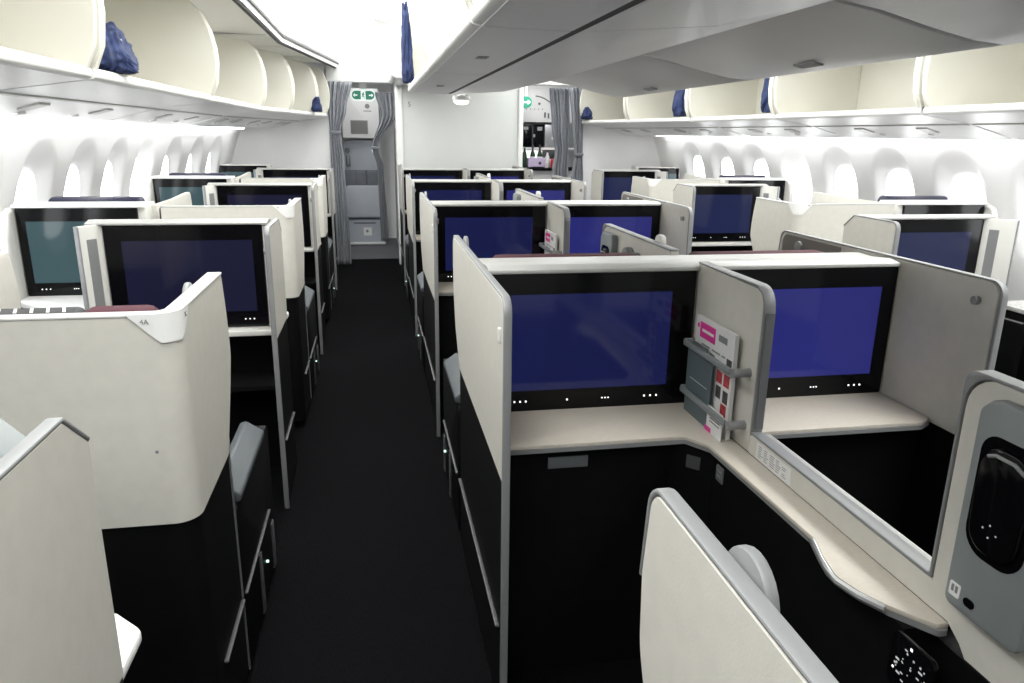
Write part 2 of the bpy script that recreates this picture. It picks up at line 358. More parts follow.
# centre bins: open side towards the left aisle, closed shells towards the right aisle
CJ = [0.30,1.50,2.65,4.05]
wd = ['nearest','middle','farthest']
for i in range(3):
    y0, y1 = CJ[i], CJ[i+1]; L = y1-y0
    o = empty('centre_bin', (0.19, y0, 1.70), '%s open cream bin of the centre row, facing the left aisle' % wd[i], 'overhead bin', 'open centre bins')
    g = 0.006
    MB().prism(rp([(0,0.0),(0.03,-0.004),(0.03,0.03),(0,0.036)], [0.012,0,0,0.012], 3), 'xz', g, L-g).build('lip', 'lip', o)
    MB().prism([(0.012,0.018),(0.72,0.08),(0.72,0.55),(0.705,0.55),(0.705,0.1),(0.012,0.034)], 'xz', g, L-g).build('bucket', 'cream', o)
    prof = [(0.02,0.0)]+BP+[(0.3,0.535),(0.70,0.545),(0.70,0.09)]
    for a in (0.02, L-0.04): MB().prism(prof, 'xz', a, a+0.02, 0.003, 1).build('end_panel', 'cream', o)
    MB().prism([(0.02,-0.004),(0.20,-0.007),(0.20,0.02),(0.03,0.016)], 'xz', g, L-g, 0.002, 1).build('underside', 'under', o)
    MB().prism([(0.222,-0.007),(0.50,0.014),(0.74,0.07),(0.72,0.10),(0.50,0.045),(0.222,0.02)], 'xz', 0, L, 0.002, 1).build('service_panel', 'under', o)
    mb = MB()
    for t in (0.5,): mb.box(0.09, 0.12, L*t-0.03, L*t+0.03, -0.0075, -0.003, 0.002)
    mb.build('latch', 'trim', o)
    MB().prism([(0.198,-0.003),(0.224,-0.004),(0.224,0.012),(0.198,0.012)], 'xz', 0, L).build('shadow_gap', 'markd', o)
    MB().box(0.3, 0.70, 0.05, L-0.05, 0.545, 0.562).build('ceiling_rail', 'trim', o)
    o = empty('centre_bin_closed', (0.94, y0, 1.70), '%s closed grey bin of the centre row, facing the right aisle' % wd[i], 'overhead bin', 'closed centre bins')
    sh = [(-0.005,0.072),(0.10,0.055),(0.22,0.026),(0.33,0.004),(0.40,-0.001),(0.455,0.005),(0.52,0.04),(0.575,0.10),(0.61,0.19),(0.615,0.29),(0.59,0.40),(0.53,0.50),(0.45,0.55),(0.0,0.55)]
    MB().prism(sh, 'xz', 0.010, L-0.010, 0.006, 2).build('shell', 'binside', o)
    inn = [(x*0.985+0.004, z*0.985+0.008) for x, z in sh]
    MB().prism(inn, 'xz', 0.0, L).build('seam', 'trimd', o)
    mb = MB()
    mb.prism([(0.285,0.008),(0.315,0.002),(0.315,-0.003),(0.285,0.003)], 'xz', L*0.5-0.055, L*0.5+0.055)
    mb.build('latch', 'trim', o)
    MB().box(0.0, 0.45, 0.05, L-0.05, 0.549, 0.562).build('ceiling_rail', 'trim', o)
o = empty('dome_light', (0.47, 4.09, 1.62), 'small lit round dome lamp under the far end of the centre bins', 'lamp')
MB().cyl((0,0,0.069), (0,0,0.085), 0.02).build('ceiling_mount', 'white', o)
MB().lathe([(0.045,0.07),(0.048,0.05),(0.044,0.046)]).build('base', 'white', o)
MB().lathe([(0.040,0.05),(0.040,0.038),(0.028,0.028),(0.01,0.026)]).build('diffuser', 'dome', o)

# ------------------------------------------------------------------ folded blankets
def blanket(loc, size, label, seed, lean=0.0, sheet=False):
    o = empty('blanket', loc, label, 'blanket', 'blue blankets in the bins')
    mb = MB(); bmesh.ops.create_icosphere(mb.bm, subdivisions=5, radius=1.0)
    sx, sy, sz = size
    for v in mb.bm.verts:
        c = v.co.copy()
        for a in range(3): c[a] = math.copysign(abs(c[a])**0.72, c[a])
        n = noise.noise(c*1.5+Vector((seed*3.1,0,0)))*0.22+noise.noise(c*3.6+Vector((0,seed*5.3,0)))*0.13
        rdg = abs(noise.noise(Vector((c.x*2.3+seed, c.y*5.0, c.z*1.4))))*0.28
        c *= 1+n-rdg
        t = (c.z+1)/2
        w = 1.0-0.45*t
        v.co = Vector((c.x*sx*w+lean*t*sz, c.y*sy*w, max(0.0, (c.z+0.9)*sz*0.5)))
    mb.build('cloth', 'blue', o, smooth=70)
    if sheet:
        MB().prism([(0.0,0.06),(0.035,0.03),(0.03,0.015),(-0.01,0.045)], 'xz', -0.02, 0.01, 0.004).build('sheet', 'sheet', o).location = (sx*0.1+0.02, -0.02, sz*0.45)
    return o
blanket((-0.91, 2.98, 1.687), (0.11,0.17,0.175), 'crumpled blue blanket in the left bin, nearest of the two on that side', 1, -0.02, True)
blanket((-0.53, 7.93, 1.685), (0.06,0.06,0.15), 'small blue blanket in the left bins near the curtain', 2)
blanket((0.185, 3.90, 1.735), (0.035,0.08,0.40), 'blue blanket hanging from the far end of the open centre bin', 3, -0.02)
blanket((2.80, 5.12, 1.67), (0.06,0.085,0.44), 'tall thin blue blanket in the right bins, nearest of the three there', 4, 0.01)
blanket((2.75, 6.60, 1.67), (0.08,0.12,0.38), 'blue blanket in the right bins, middle of the three there', 5, 0.01)
blanket((2.40, 8.46, 1.67), (0.07,0.10,0.14), 'low blue blanket bundle in the right bins beside the curtain', 6)

# ------------------------------------------------------------------ suite furniture (outboard coordinate u from the aisle face)
def monitor(o, sx, u0, u1, y, z0, z1, scr, lit, name='monitor', icons=True):
    m = MB(sx).prism(rp(rect(u0, u1, z0, z1), 0.008, 3), 'xz', y-0.012, y+0.004, 0.002, 1).build(name, 'gloss', o)
    a, b, c, d = lit
    MB(sx).prism(rect(a, b, c, d), 'xz', y-0.0135, y-0.0115).build('screen', scr, m)
    if icons:
        mb = MB(sx); zz = z0+0.032; w = b-a
        for f in (0.03,0.065,0.10, 0.36, 0.585,0.605,0.625, 0.86,0.90,0.94):
            s = 0.0022 if not 0.5 < f < 0.7 else 0.0016
            x = a+w*f; mb.box(x-s, x+s, y-0.0140, y-0.012, zz-s, zz+s)
        mb.build('indicator_icons', 'icon', m)
    return m

def seat_shell(sx, x, y, label, writing=None):
    o = empty('seat_shell', (x, y, 0), label, 'seat shell', 'pale seat shells')
    W = 0.595; zt, zb = 1.147, 0.70; r = 0.05; t = 0.032
    # upper shell: back, rounded corner and wing as one swept surface
    outer = [(W,0.0)]+arc(r, r, r, -math.pi/2, -math.pi, 10)
    inner = arc(r, r, r-t, -math.pi, -math.pi/2, 10)+[(W,t)]
    mb = MB(sx)
    yend = 0.455
    sec = [(W,0.0,zb)]
    def wing_y(z):   # far edge of the wing bulges forward at mid height
        f = (z-0.74)/(1.147-0.74)
        return 0.37+0.085*min(1, max(0, f)*2.2)+0.03*math.sin(math.pi*max(0, min(1, f)))
    zs = [zb+0.02*i for i in range(23)]; zs[-1] = zt
    path = [(W,0.0),(0.40,0.0),(0.20,0.0)]+arc(r, r, r, -math.pi/2, -math.pi, 10)+[(0.0,0.17),(0.0,0.26)]
    Vo, Vi = [], []
    for z in zs:
        ro = [mb.bm.verts.new((p[0], p[1], z)) for p in path]; ye = wing_y(z); ro.append(mb.bm.verts.new((0.0, ye, z)))
        pin = [(W,t),(0.40,t),(0.20,t)]+arc(r, r, r-t, -math.pi/2, -math.pi, 10)+[(t,0.17),(t,0.26)]
        ri = [mb.bm.verts.new((p[0], p[1], z)) for p in pin]; ri.append(mb.bm.verts.new((t, ye, z)))
        Vo.append(ro); Vi.append(ri)
    n = len(Vo[0])
    for k in range(len(zs)-1):
        for i in range(n-1):
            mb.bm.faces.new((Vo[k][i], Vo[k][i+1], Vo[k+1][i+1], Vo[k+1][i]))
            mb.bm.faces.new((Vi[k][i+1], Vi[k][i], Vi[k+1][i], Vi[k+1][i+1]))
        mb.bm.faces.new((Vo[k][n-1], Vi[k][n-1], Vi[k+1][n-1], Vo[k+1][n-1]))
        mb.bm.faces.new((Vi[k][0], Vo[k][0], Vo[k+1][0], Vi[k+1][0]))
    for i in range(n-1):
        mb.bm.faces.new((Vo[-1][i], Vo[-1][i+1], Vi[-1][i+1], Vi[-1][i]))
        mb.bm.faces.new((Vo[0][i+1], Vo[0][i], Vi[0][i], Vi[0][i+1]))
    mb.build('upper_shell', 'panel', o, smooth=40)
    # thin cap along the top edge
    mb = MB(sx)
    po = [(W+0.002,-0.002)]+[(p[0]-0.0015, p[1]-0.0015) for p in path[1:]]+[(-0.002,0.458)]
    pin = [(t+0.002,0.458),(t+0.002,0.26)]+[(q[0]+0.002, q[1]+0.002) for q in arc(r, r, r-t, -math.pi, -math.pi/2, 10)]+[(W+0.002,t+0.002)]
    mb.prism(po+pin, 'xy', zt, zt+0.006, 0.002, 1); mb.build('top_cap', 'ledge', o)
    # black lower shell
    mb = MB(sx)
    mb.prism([(W,0.006)]+[(p[0]+0.004, p[1]+0.006) for p in arc(r, r, r, -math.pi/2, -math.pi, 10)]+[(0.004,0.36),(0.05,0.36),(0.05,r+0.02),(r+0.02,0.06),(W,0.06)], 'xy', 0.04, zb)
    mb.build('lower_shell', 'black', o)
    MB(sx).prism([(0.0,0.355),(0.03,0.355),(0.03,0.363),(0.0,0.363)], 'xy', 0.04, 0.73).build('edge_trim', 'trimd', o)
    MB(sx).box(-0.006, 0.006, 0.10, 0.35, 0.264, 0.271, 0.002).build('foot_strip', 'strip', o)
    # coat hook tab on the inside of the wing
    MB(sx).prism(arc(0.27, 1.125, 0.038, 0, 2*math.pi, 24)[:-1], 'yz', t, t+0.012, 0.003).build('coat_hook', 'trim', o)
    MB(sx).cyl((0.065,0.0005,0.865), (0.065,-0.0015,0.865), 0.0035, seg=10).build('screw', 'mark', o)
    # corner number plate, wrapped round the corner
    pl = MB(sx); full = [(0.092,0.0),(0.068,0.0)]+arc(r, r, r, -math.pi/2, -math.pi, 10)+[(0.0,0.068),(0.0,0.092)]
    fine = []
    for p0, p1 in zip(full, full[1:]):
        for q in range(4): fine.append((p0[0]+(p1[0]-p0[0])*q/4, p0[1]+(p1[1]-p0[1])*q/4))
    fine.append(full[-1]); ln = [0.0]
    for p0, p1 in zip(fine, fine[1:]): ln.append(ln[-1]+math.hypot(p1[0]-p0[0], p1[1]-p0[1]))
    half = ln[-1]/2
    def off(p, d):
        x, y = p
        if x > r: return (x, y-d)
        if y > r: return (x-d, y)
        v = Vector((x-r, y-r)).normalized(); return (x+v.x*d, y+v.y*d)
    top = 1.1545; rows_ = []
    for p, l in zip(fine, ln):
        t = abs(l-half)/half; lo = top-0.060*min(1.0, (1-t)*1.35)
        if t > 0.985: lo = top-0.0008
        o1 = off(p, 0.0035); o0 = off(p, -0.010)
        rows_.append([pl.bm.verts.new((o0[0],o0[1],top)), pl.bm.verts.new((o1[0],o1[1],top)), pl.bm.verts.new((o1[0],o1[1],lo)), pl.bm.verts.new((o0[0],o0[1],lo))])
    for A, B in zip(rows_, rows_[1:]):
        for i in range(4): pl.bm.faces.new((A[i], B[i], B[(i+1) % 4], A[(i+1) % 4]))
    pl.bm.faces.new(rows_[0]); pl.bm.faces.new(rows_[-1][::-1])
    p = pl.build('seat_number_plate', 'white', o, smooth=50)
    if writing:
        xd = Vector((-sx,0,0)) if sx < 0 else Vector((1,0,0))
        text('seat_number', writing[0], 0.014, 'mark', p, frame(Vector((0.058*sx,-0.0045,1.139)), Vector((1,0,0)), Vector((0,0,1))))
        text('seat_number', writing[1], 0.014, 'mark', p, frame(Vector((-0.0045*sx,0.056,1.139)), Vector((0,1,0)) if sx < 0 else Vector((0,-1,0)), Vector((0,0,1))))
    else:
        mb = MB(sx); mb.prism([(0.072,1.148),(0.062,1.148),(0.067,1.141)], 'xz', -0.0045, -0.0030); mb.build('arrow_mark', 'mark', p)
    return o

def aisle_seat(sx, x, y, label):
    o = empty('aisle_seat', (x, y, 0), label, 'seat', 'aisle seats')
    mb = MB(sx); mb.box(0.075, 0.62, 0.34, 0.92, 0.32, 0.47, 0.04, 4); mb.build('seat_cushion', 'burg', o)
    mb = MB(sx); mb.prism(rp([(0.045,0.45),(0.19,0.45),(0.155,1.05),(0.045,1.05)], 0.03), 'yz', 0.075, 0.62, 0.02, 3); mb.build('backrest', 'fab', o)
    mb = MB(sx); mb.prism(rp([(0.042,1.04),(0.175,1.04),(0.14,1.146),(0.055,1.146)], 0.03), 'yz', 0.062, 0.205, 0.022, 4); mb.build('headrest', 'burg', o)
    h = MB(sx).prism(rp([(0.050,1.04),(0.165,1.04),(0.14,1.145),(0.058,1.145)], 0.025), 'yz', 0.207, 0.62, 0.012, 3).build('headrest_band', 'fab', o)
    mb = MB(sx)
    for i in range(5):
        u = 0.225+0.03*i
        mb.prism([(u,0.075),(u+0.006,0.075),(u+0.020,0.115),(u+0.014,0.115)], 'xy', 1.1452, 1.1462)
    mb.build('stitching', 'stitch', h)
    # armrest pod beside the aisle
    MB(sx).prism(rp(rect(0.37, 0.98, 0.04, 0.535), [0,0,0.03,0.03]), 'yz', 0.0, 0.07, 0.004).build('armrest_pod', 'black', o)
    MB(sx).prism(rp([(-0.010,0.535),(0.065,0.535),(0.065,0.592),(0.042,0.596),(-0.010,0.560)], 0.014, 4), 'xz', 0.40, 0.85, 0.006).build('armrest_pad', 'pad', o)
    MB(sx).box(-0.008, 0.004, 0.38, 0.86, 0.264, 0.271, 0.002).build('foot_strip', 'strip', o)
    MB(sx).box(-0.006, 0.01, 0.62, 0.65, 0.03, 0.24, 0.004).build('seat_foot', 'fab', o)
    MB(sx).box(-0.006, 0.01, 0.88, 0.92, 0.03, 0.20, 0.004).build('seat_foot', 'fab', o)
    MB(sx).box(-0.008, 0.0, 0.74, 0.746, 0.14, 0.146).build('floor_light', 'green_led', o)
    return o

def aisle_console(sx, x, y, label, scr):
    o = empty('monitor_console', (x, y, 0), label, 'monitor console', 'aisle monitor consoles')
    MB(sx).prism(rp(rect(0.035, 0.71, 0.715, 1.147), [0,0,0.02,0.02], 4), 'xz', 0.004, 0.10, 0.006, 2).build('housing', 'panel2', o)
    MB(sx).prism(rp([(-0.02,1.138),(0.10,1.140),(0.10,1.150),(0.03,1.156),(-0.02,1.148)], 0.004, 3), 'yz', 0.035, 0.71, 0.002, 1).build('top_ledge', 'ledge', o)
    monitor(o, sx, 0.058, 0.650, 0.0, 0.72, 1.137, scr, (0.100,0.588,0.785,1.077))
    MB(sx).prism(rp([(0.035,-0.07),(0.70,-0.07),(0.70,0.01),(0.035,0.01)], [0.01,0.02,0,0]), 'xy', 0.692, 0.716, 0.004).build('desk', 'panel2', o)
    # rear shelf in the passage behind the console
    MB(sx).prism(rp([(0.006,0.14),(0.004,0.23),(0.06,0.285),(0.60,0.285),(0.60,0.14)], [0,0.03,0.02,0,0]), 'xy', 0.700, 0.722, 0.006).build('rear_shelf', 'white', o)
    mb = MB(sx); mb.box(0.035, 0.71, 0.17, 0.20, 0.0, 0.70); mb.box(0.68, 0.71, -0.30, 0.17, 0.0, 0.69); mb.box(0.035, 0.71, -0.05, 0.17, 0.45, 0.47); mb.build('footwell', 'black', o)
    # splayed outer wing with its magazine slot
    A = Vector((0.652,-0.004)); B = Vector((0.708,-0.085)) if sx < 0 else Vector((0.735,-0.115)); d = (B-A).normalized(); nrm = Vector((-d.y, d.x))
    def pl(s, h): q = A+d*s+nrm*h; return (q.x, q.y)
    Lw = (B-A).length
    w = MB(sx).prism([pl(0,0), pl(Lw,0), pl(Lw,-0.022), pl(0,-0.022)] if False else [pl(0,0), pl(Lw,0), pl(Lw,0.022), pl(0,0.022)], 'xy', 0.40, 1.142, 0.004).build('outer_wing', 'panel2', o)
    MB(sx).prism([pl(Lw-0.001,-0.001), pl(Lw+0.006,-0.001), pl(Lw+0.006,0.023), pl(Lw-0.001,0.023)], 'xy', 0.40, 1.142, 0.003).build('wing_edge', 'trim', w)
    MB(sx).prism([pl(0.030,-0.001), pl(0.072,-0.001), pl(0.072,0.002), pl(0.030,0.002)], 'xy', 0.76, 1.09).build('magazine_slot', 'trim', w)
    return o

def edge_console(sx, x, y, label):
    o = empty('edge_console', (x, y, 0), label, 'monitor console')
    MB(sx).prism(rp([(0.024,0.70),(0.024,1.100),(0.085,1.166),(0.60,1.170),(0.60,0.70)], [0,0.02,0.03,0.01,0]), 'xz', 0.004, 0.075, 0.012, 3).build('housing', 'cons', o)
    MB(sx).prism(rp([(0.024,1.072),(0.024,1.086),(0.60,1.086),(0.60,1.072)], 0.004), 'xz', -0.03, 0.004, 0.003).build('ledge', 'white', o)
    MB(sx).prism(rp(rect(0.050, 0.60, 0.70, 1.066), 0.008, 3), 'xz', -0.012, 0.003, 0.002, 1).build('monitor_back', 'gloss', o)
    MB(sx).prism(rp([(0.006,0.06),(0.004,0.23),(0.06,0.285),(0.60,0.285),(0.60,0.06)], [0,0.03,0.02,0,0]), 'xy', 0.700, 0.722, 0.006).build('rear_shelf', 'white', o)
    MB(sx).box(0.035, 0.60, 0.0, 0.20, 0.0, 0.70).build('base', 'black', o)
    return o
def edge_panel(mb, pts, x0, x1): mb.prism(pts, 'yz', x0, x1, 0.003, 1)
def aisle_partition(sx, x, y, label):
    o = empty('aisle_partition', (x, y, 0), label, 'partition', 'aisle partitions')
    up = rp([(-0.24,0.72),(0.125,0.72),(0.125,1.095),(0.055,1.150),(-0.24,1.150)], [0,0,0.004,0.012,0.03])
    MB(sx).prism(up, 'yz', 0.0, 0.018, 0.003, 1).build('upper_panel', 'panel', o)
    MB(sx).box(0.003, 0.018, -0.24, 0.125, 0.03, 0.72).build('lower_panel', 'black', o)
    # rounded grey cap along the front edge and over the top
    cap = rp([(-0.252,0.0),(-0.252,1.155),(0.058,1.155),(0.131,1.098),(0.126,1.092),(0.055,1.148),(-0.240,1.148),(-0.240,0.0)], [0,0.035,0.012,0,0,0.008,0.024,0])
    MB(sx).prism(cap, 'yz', -0.001, 0.019, 0.003, 2).build('edge_trim', 'trim', o)
    MB(sx).box(-0.008, 0.003, -0.22, 0.10, 0.285, 0.293, 0.002).build('foot_strip', 'strip', o)
    mb = MB(sx); mb.cyl((0.018,-0.20,1.06), (0.030,-0.20,1.06), 0.012, seg=16); mb.build('latch_button', 'trim', o)
    return o

def window_console(sx, x, y, label):
    o = empty('window_console', (x, y, 0), label, 'monitor console', 'window monitor consoles')
    MB(sx).prism(rp(rect(0.665, 1.265, 0.73, 1.155), [0,0,0.05,0.01], 5), 'xz', 0.004, 0.17, 0.006, 2).build('housing', 'panel2', o)
    MB(sx).prism(rp([(-0.02,1.146),(0.16,1.150),(0.16,1.160),(0.0,1.164),(-0.02,1.158)], 0.004, 3), 'yz', 0.665, 1.23, 0.002, 1).build('top_ledge', 'white', o)
    monitor(o, sx, 0.70, 1.218, 0.0, 0.738, 1.148, 'scr_t', (0.74,1.180,0.80,1.085))
    MB(sx).prism(rp([(0.70,-0.50),(0.82,-0.50),(1.22,-0.12),(1.22,0.01),(0.70,0.01)], [0.02,0.05,0.02,0,0]), 'xy', 0.712, 0.738, 0.004).build('desk', 'white', o)
    MB(sx).box(0.70, 1.24, -0.10, 0.16, 0.02, 0.71).build('footwell', 'black', o)
    MB(sx).prism(rp([(0.0,0.55),(-0.14,0.55),(-0.10,1.02),(-0.055,1.13),(0.0,1.15)], [0,0,0.05,0.04,0]), 'yz', 1.222, 1.262, 0.012, 3).build('outer_wing', 'panel2', o)
    MB(sx).prism(rp([(0.10,0.72),(0.76,0.72),(0.845,1.02),(0.82,1.158),(0.70,1.156),(0.45,1.148),(0.10,1.148)], [0,0,0.06,0.03,0.1,0.1,0]), 'yz', 0.645, 0.668, 0.004).build('passage_wing', 'panel', o)
    MB(sx).box(0.648, 0.665, 0.10, 0.80, 0.03, 0.72).build('passage_side', 'black', o)
    return o
def window_seat(sx, x, y, label):
    o = empty('window_chair', (x, y, 0), label, 'seat', 'window seats')
    MB(sx).box(0.70, 1.22, 0.34, 0.90, 0.32, 0.47, 0.04, 4).build('seat_cushion', 'burg', o)
    MB(sx).prism(rp([(0.19,0.45),(0.33,0.45),(0.29,1.06),(0.19,1.06)], 0.03), 'yz', 0.70, 1.22, 0.02, 3).build('backrest', 'fab', o)
    MB(sx).prism(rp([(0.18,1.06),(0.31,1.06),(0.29,1.176),(0.20,1.176)], 0.03), 'yz', 0.74, 1.16, 0.02, 3).build('headrest', 'navy', o)
    return o

for side, sx, X in (('left',-1,-0.39), ('right',1,2.265)):
    N = 0 if side == 'left' else -0.04
    P = 2.235; shells = [1.50,1.50+P,1.50+2*P]; walls = [3.12-P,3.12,3.12+P,3.12+2*P]
    ln = ['nearest','middle','farthest']
    if side == 'left':
        seat_shell(sx, X, shells[0], 'nearest pale seat shell beside the left aisle, its corner plate lettered 4A', ('4A','3C'))
    sh2 = seat_shell(sx, X, shells[1], 'middle pale seat shell in the row beside the left aisle' if side == 'left' else 'nearer of the two pale seat shells beside the right aisle')
    copy_thing(sh2, (X, shells[2], 0), 'farthest pale seat shell in the row beside the left aisle' if side == 'left' else 'farther of the two pale seat shells beside the right aisle')
    if side == 'left':
        st = aisle_seat(sx, X, shells[0], 'nearest burgundy aisle seat inside its shell on the left side, white stitching along its top')
        for i in (1, 2): copy_thing(st, (X, shells[i], 0), '%s aisle seat inside its shell on the left side, grey armrest outside' % ln[i])
    else:
        st = aisle_seat(sx, X, shells[1], 'aisle seat hidden in the nearer pale shell beside the right aisle')
        copy_thing(st, (X, shells[2], 0), 'aisle seat hidden in the farther pale shell beside the right aisle')
    l4 = ['', 'nearest lit monitor console facing the camera beside the %s aisle', 'middle monitor console facing the camera beside the %s aisle', 'farthest monitor console beside the %s aisle, before the bulkhead']
    if side == 'left': edge_console(sx, X, walls[0], 'low grey console with rounded end behind the foreground partition at the left edge')
    cs = aisle_console(sx, X+N, walls[1], l4[1] % side, 'scr_n' if side == 'left' else 'scr_b')
    for i in (2, 3): copy_thing(cs, (X, walls[i], 0), l4[i] % side)
    if side == 'left':
        ap = aisle_partition(sx, X, walls[0], 'tall pale partition closest to the camera in the left foreground')
        for i, t in ((1,'second pale aisle partition on the left side, beside a lit monitor'), (2,'third pale aisle partition on the left side'), (3,'farthest pale aisle partition on the left side')): copy_thing(ap, (X, walls[i], 0), t)
    else:
        ap = aisle_partition(sx, X+N, walls[1], 'nearest pale aisle partition on the right side, with cut corner')
        for i, t in ((2,'middle pale aisle partition on the right side, left of a lit monitor'), (3,'farthest pale aisle partition on the right side')): copy_thing(ap, (X, walls[i], 0), t)
    win = [3.75-P,3.75,3.75+P,8.22]
    l4 = ['window seat console out at the near %s edge, only its wing showing', 'nearest window seat monitor console under the %s windows', 'middle window seat monitor console under the %s windows', 'farthest window seat monitor console against the %s bulkhead']
    wc = window_console(sx, X+N, win[1], l4[1] % side)
    copy_thing(wc, (X, win[2], 0), l4[2] % side)
    if side == 'left': copy_thing(wc, (X, win[0], 0), l4[0] % side)
    w3 = empty('window_console', (X, win[3], 0), l4[3] % side, 'monitor console', 'window monitor consoles')
    MB(sx).prism(rp(rect(0.665, 1.215, 0.73, 1.155), [0,0,0.05,0.01], 5), 'xz', 0.004, 0.17, 0.006, 2).build('housing', 'panel2', w3)
    monitor(w3, sx, 0.70, 1.18, 0.0, 0.738, 1.148, 'scr_t', (0.74,1.15,0.80,1.085))
    MB(sx).box(0.70, 1.20, -0.10, 0.16, 0.02, 0.71).build('footwell', 'black', w3)
    ws = window_seat(sx, X+N, win[1], 'nearest window seat with dark headrest on the %s side' % side)
    copy_thing(ws, (X, win[2], 0), 'second window seat with dark headrest on the %s side' % side)
# speckled side table by the right-hand window seat
o = empty('side_table', (3.10, 2.85, 0), 'speckled side table with dark base at the right edge of the photo', 'side table')
MB().prism(rp(rect(-0.06, 0.42, -0.25, 0.30), 0.02), 'xy', 0.70, 0.722, 0.004).build('table_top', 'granite', o)
MB().box(-0.05, 0.40, -0.24, 0.28, 0.0, 0.70).build('base', 'black', o)

# ------------------------------------------------------------------ centre pairs
CX = 0.935
def centre_partition(sx, x, y, label, name='suite_partition', hook=(0.475, 1.128, 0.040)):
    o = empty(name, (x, y, 0), label, 'partition', 'centre suite partitions')
    up = rp([(-0.43,0.705),(0.46,0.705),(0.585,0.82),(0.648,0.95),(0.655,1.04),(0.640,1.147),(-0.43,1.147)], [0,0,0.1,0.1,0.1,0.03,0.035])
    MB(sx).prism(up, 'yz', 0.0, 0.017, 0.003, 1).build('upper_panel', 'panel', o)
    MB(sx).box(0.003, 0.017, -0.43, 0.47, 0.03, 0.705).build('lower_panel', 'black', o)
    cap = rp([(-0.443,0.0),(-0.443,1.153),(0.647,1.153),(0.661,1.03),(0.655,1.03),(0.640,1.147),(-0.431,1.147),(-0.431,0.0)], [0,0.042,0.035,0,0,0.03,0.03,0])
    MB(sx).prism(cap, 'yz', -0.001, 0.018, 0.003, 2).build('edge_trim', 'ledge' if False else 'trim', o)
    MB(sx).prism(rp([(0.25,0.72),(0.46,0.72),(0.63,0.95),(0.625,1.140),(0.25,1.140)], [0,0.05,0.1,0.03,0]), 'yz', 0.017, 0.0195, 0.001, 1).build('wing_lining', 'brown', o)
    mb = MB(sx)
    mb.prism(arc(hook[0], hook[1], hook[2], 0, 2*math.pi, 24)[:-1], 'yz', 0.0195, 0.032, 0.003); mb.build('coat_hook', 'trim', o)
    mb = MB(sx); mb.cyl((0.017,-0.365,1.09), (0.030,-0.365,1.09), 0.012, seg=18); mb.build('latch_button', 'trim', o)
    mb = MB(sx); mb.prism(rp([(-0.40,1.04),(-0.382,1.04),(-0.382,1.075),(-0.40,1.075)], 0.004), 'yz', -0.006, 0.0, 0.002); mb.build('latch_plate', 'panel2', o)
    MB(sx).box(-0.008, 0.003, -0.40, 0.45, 0.286, 0.292, 0.002).build('foot_strip', 'strip', o)
    return o

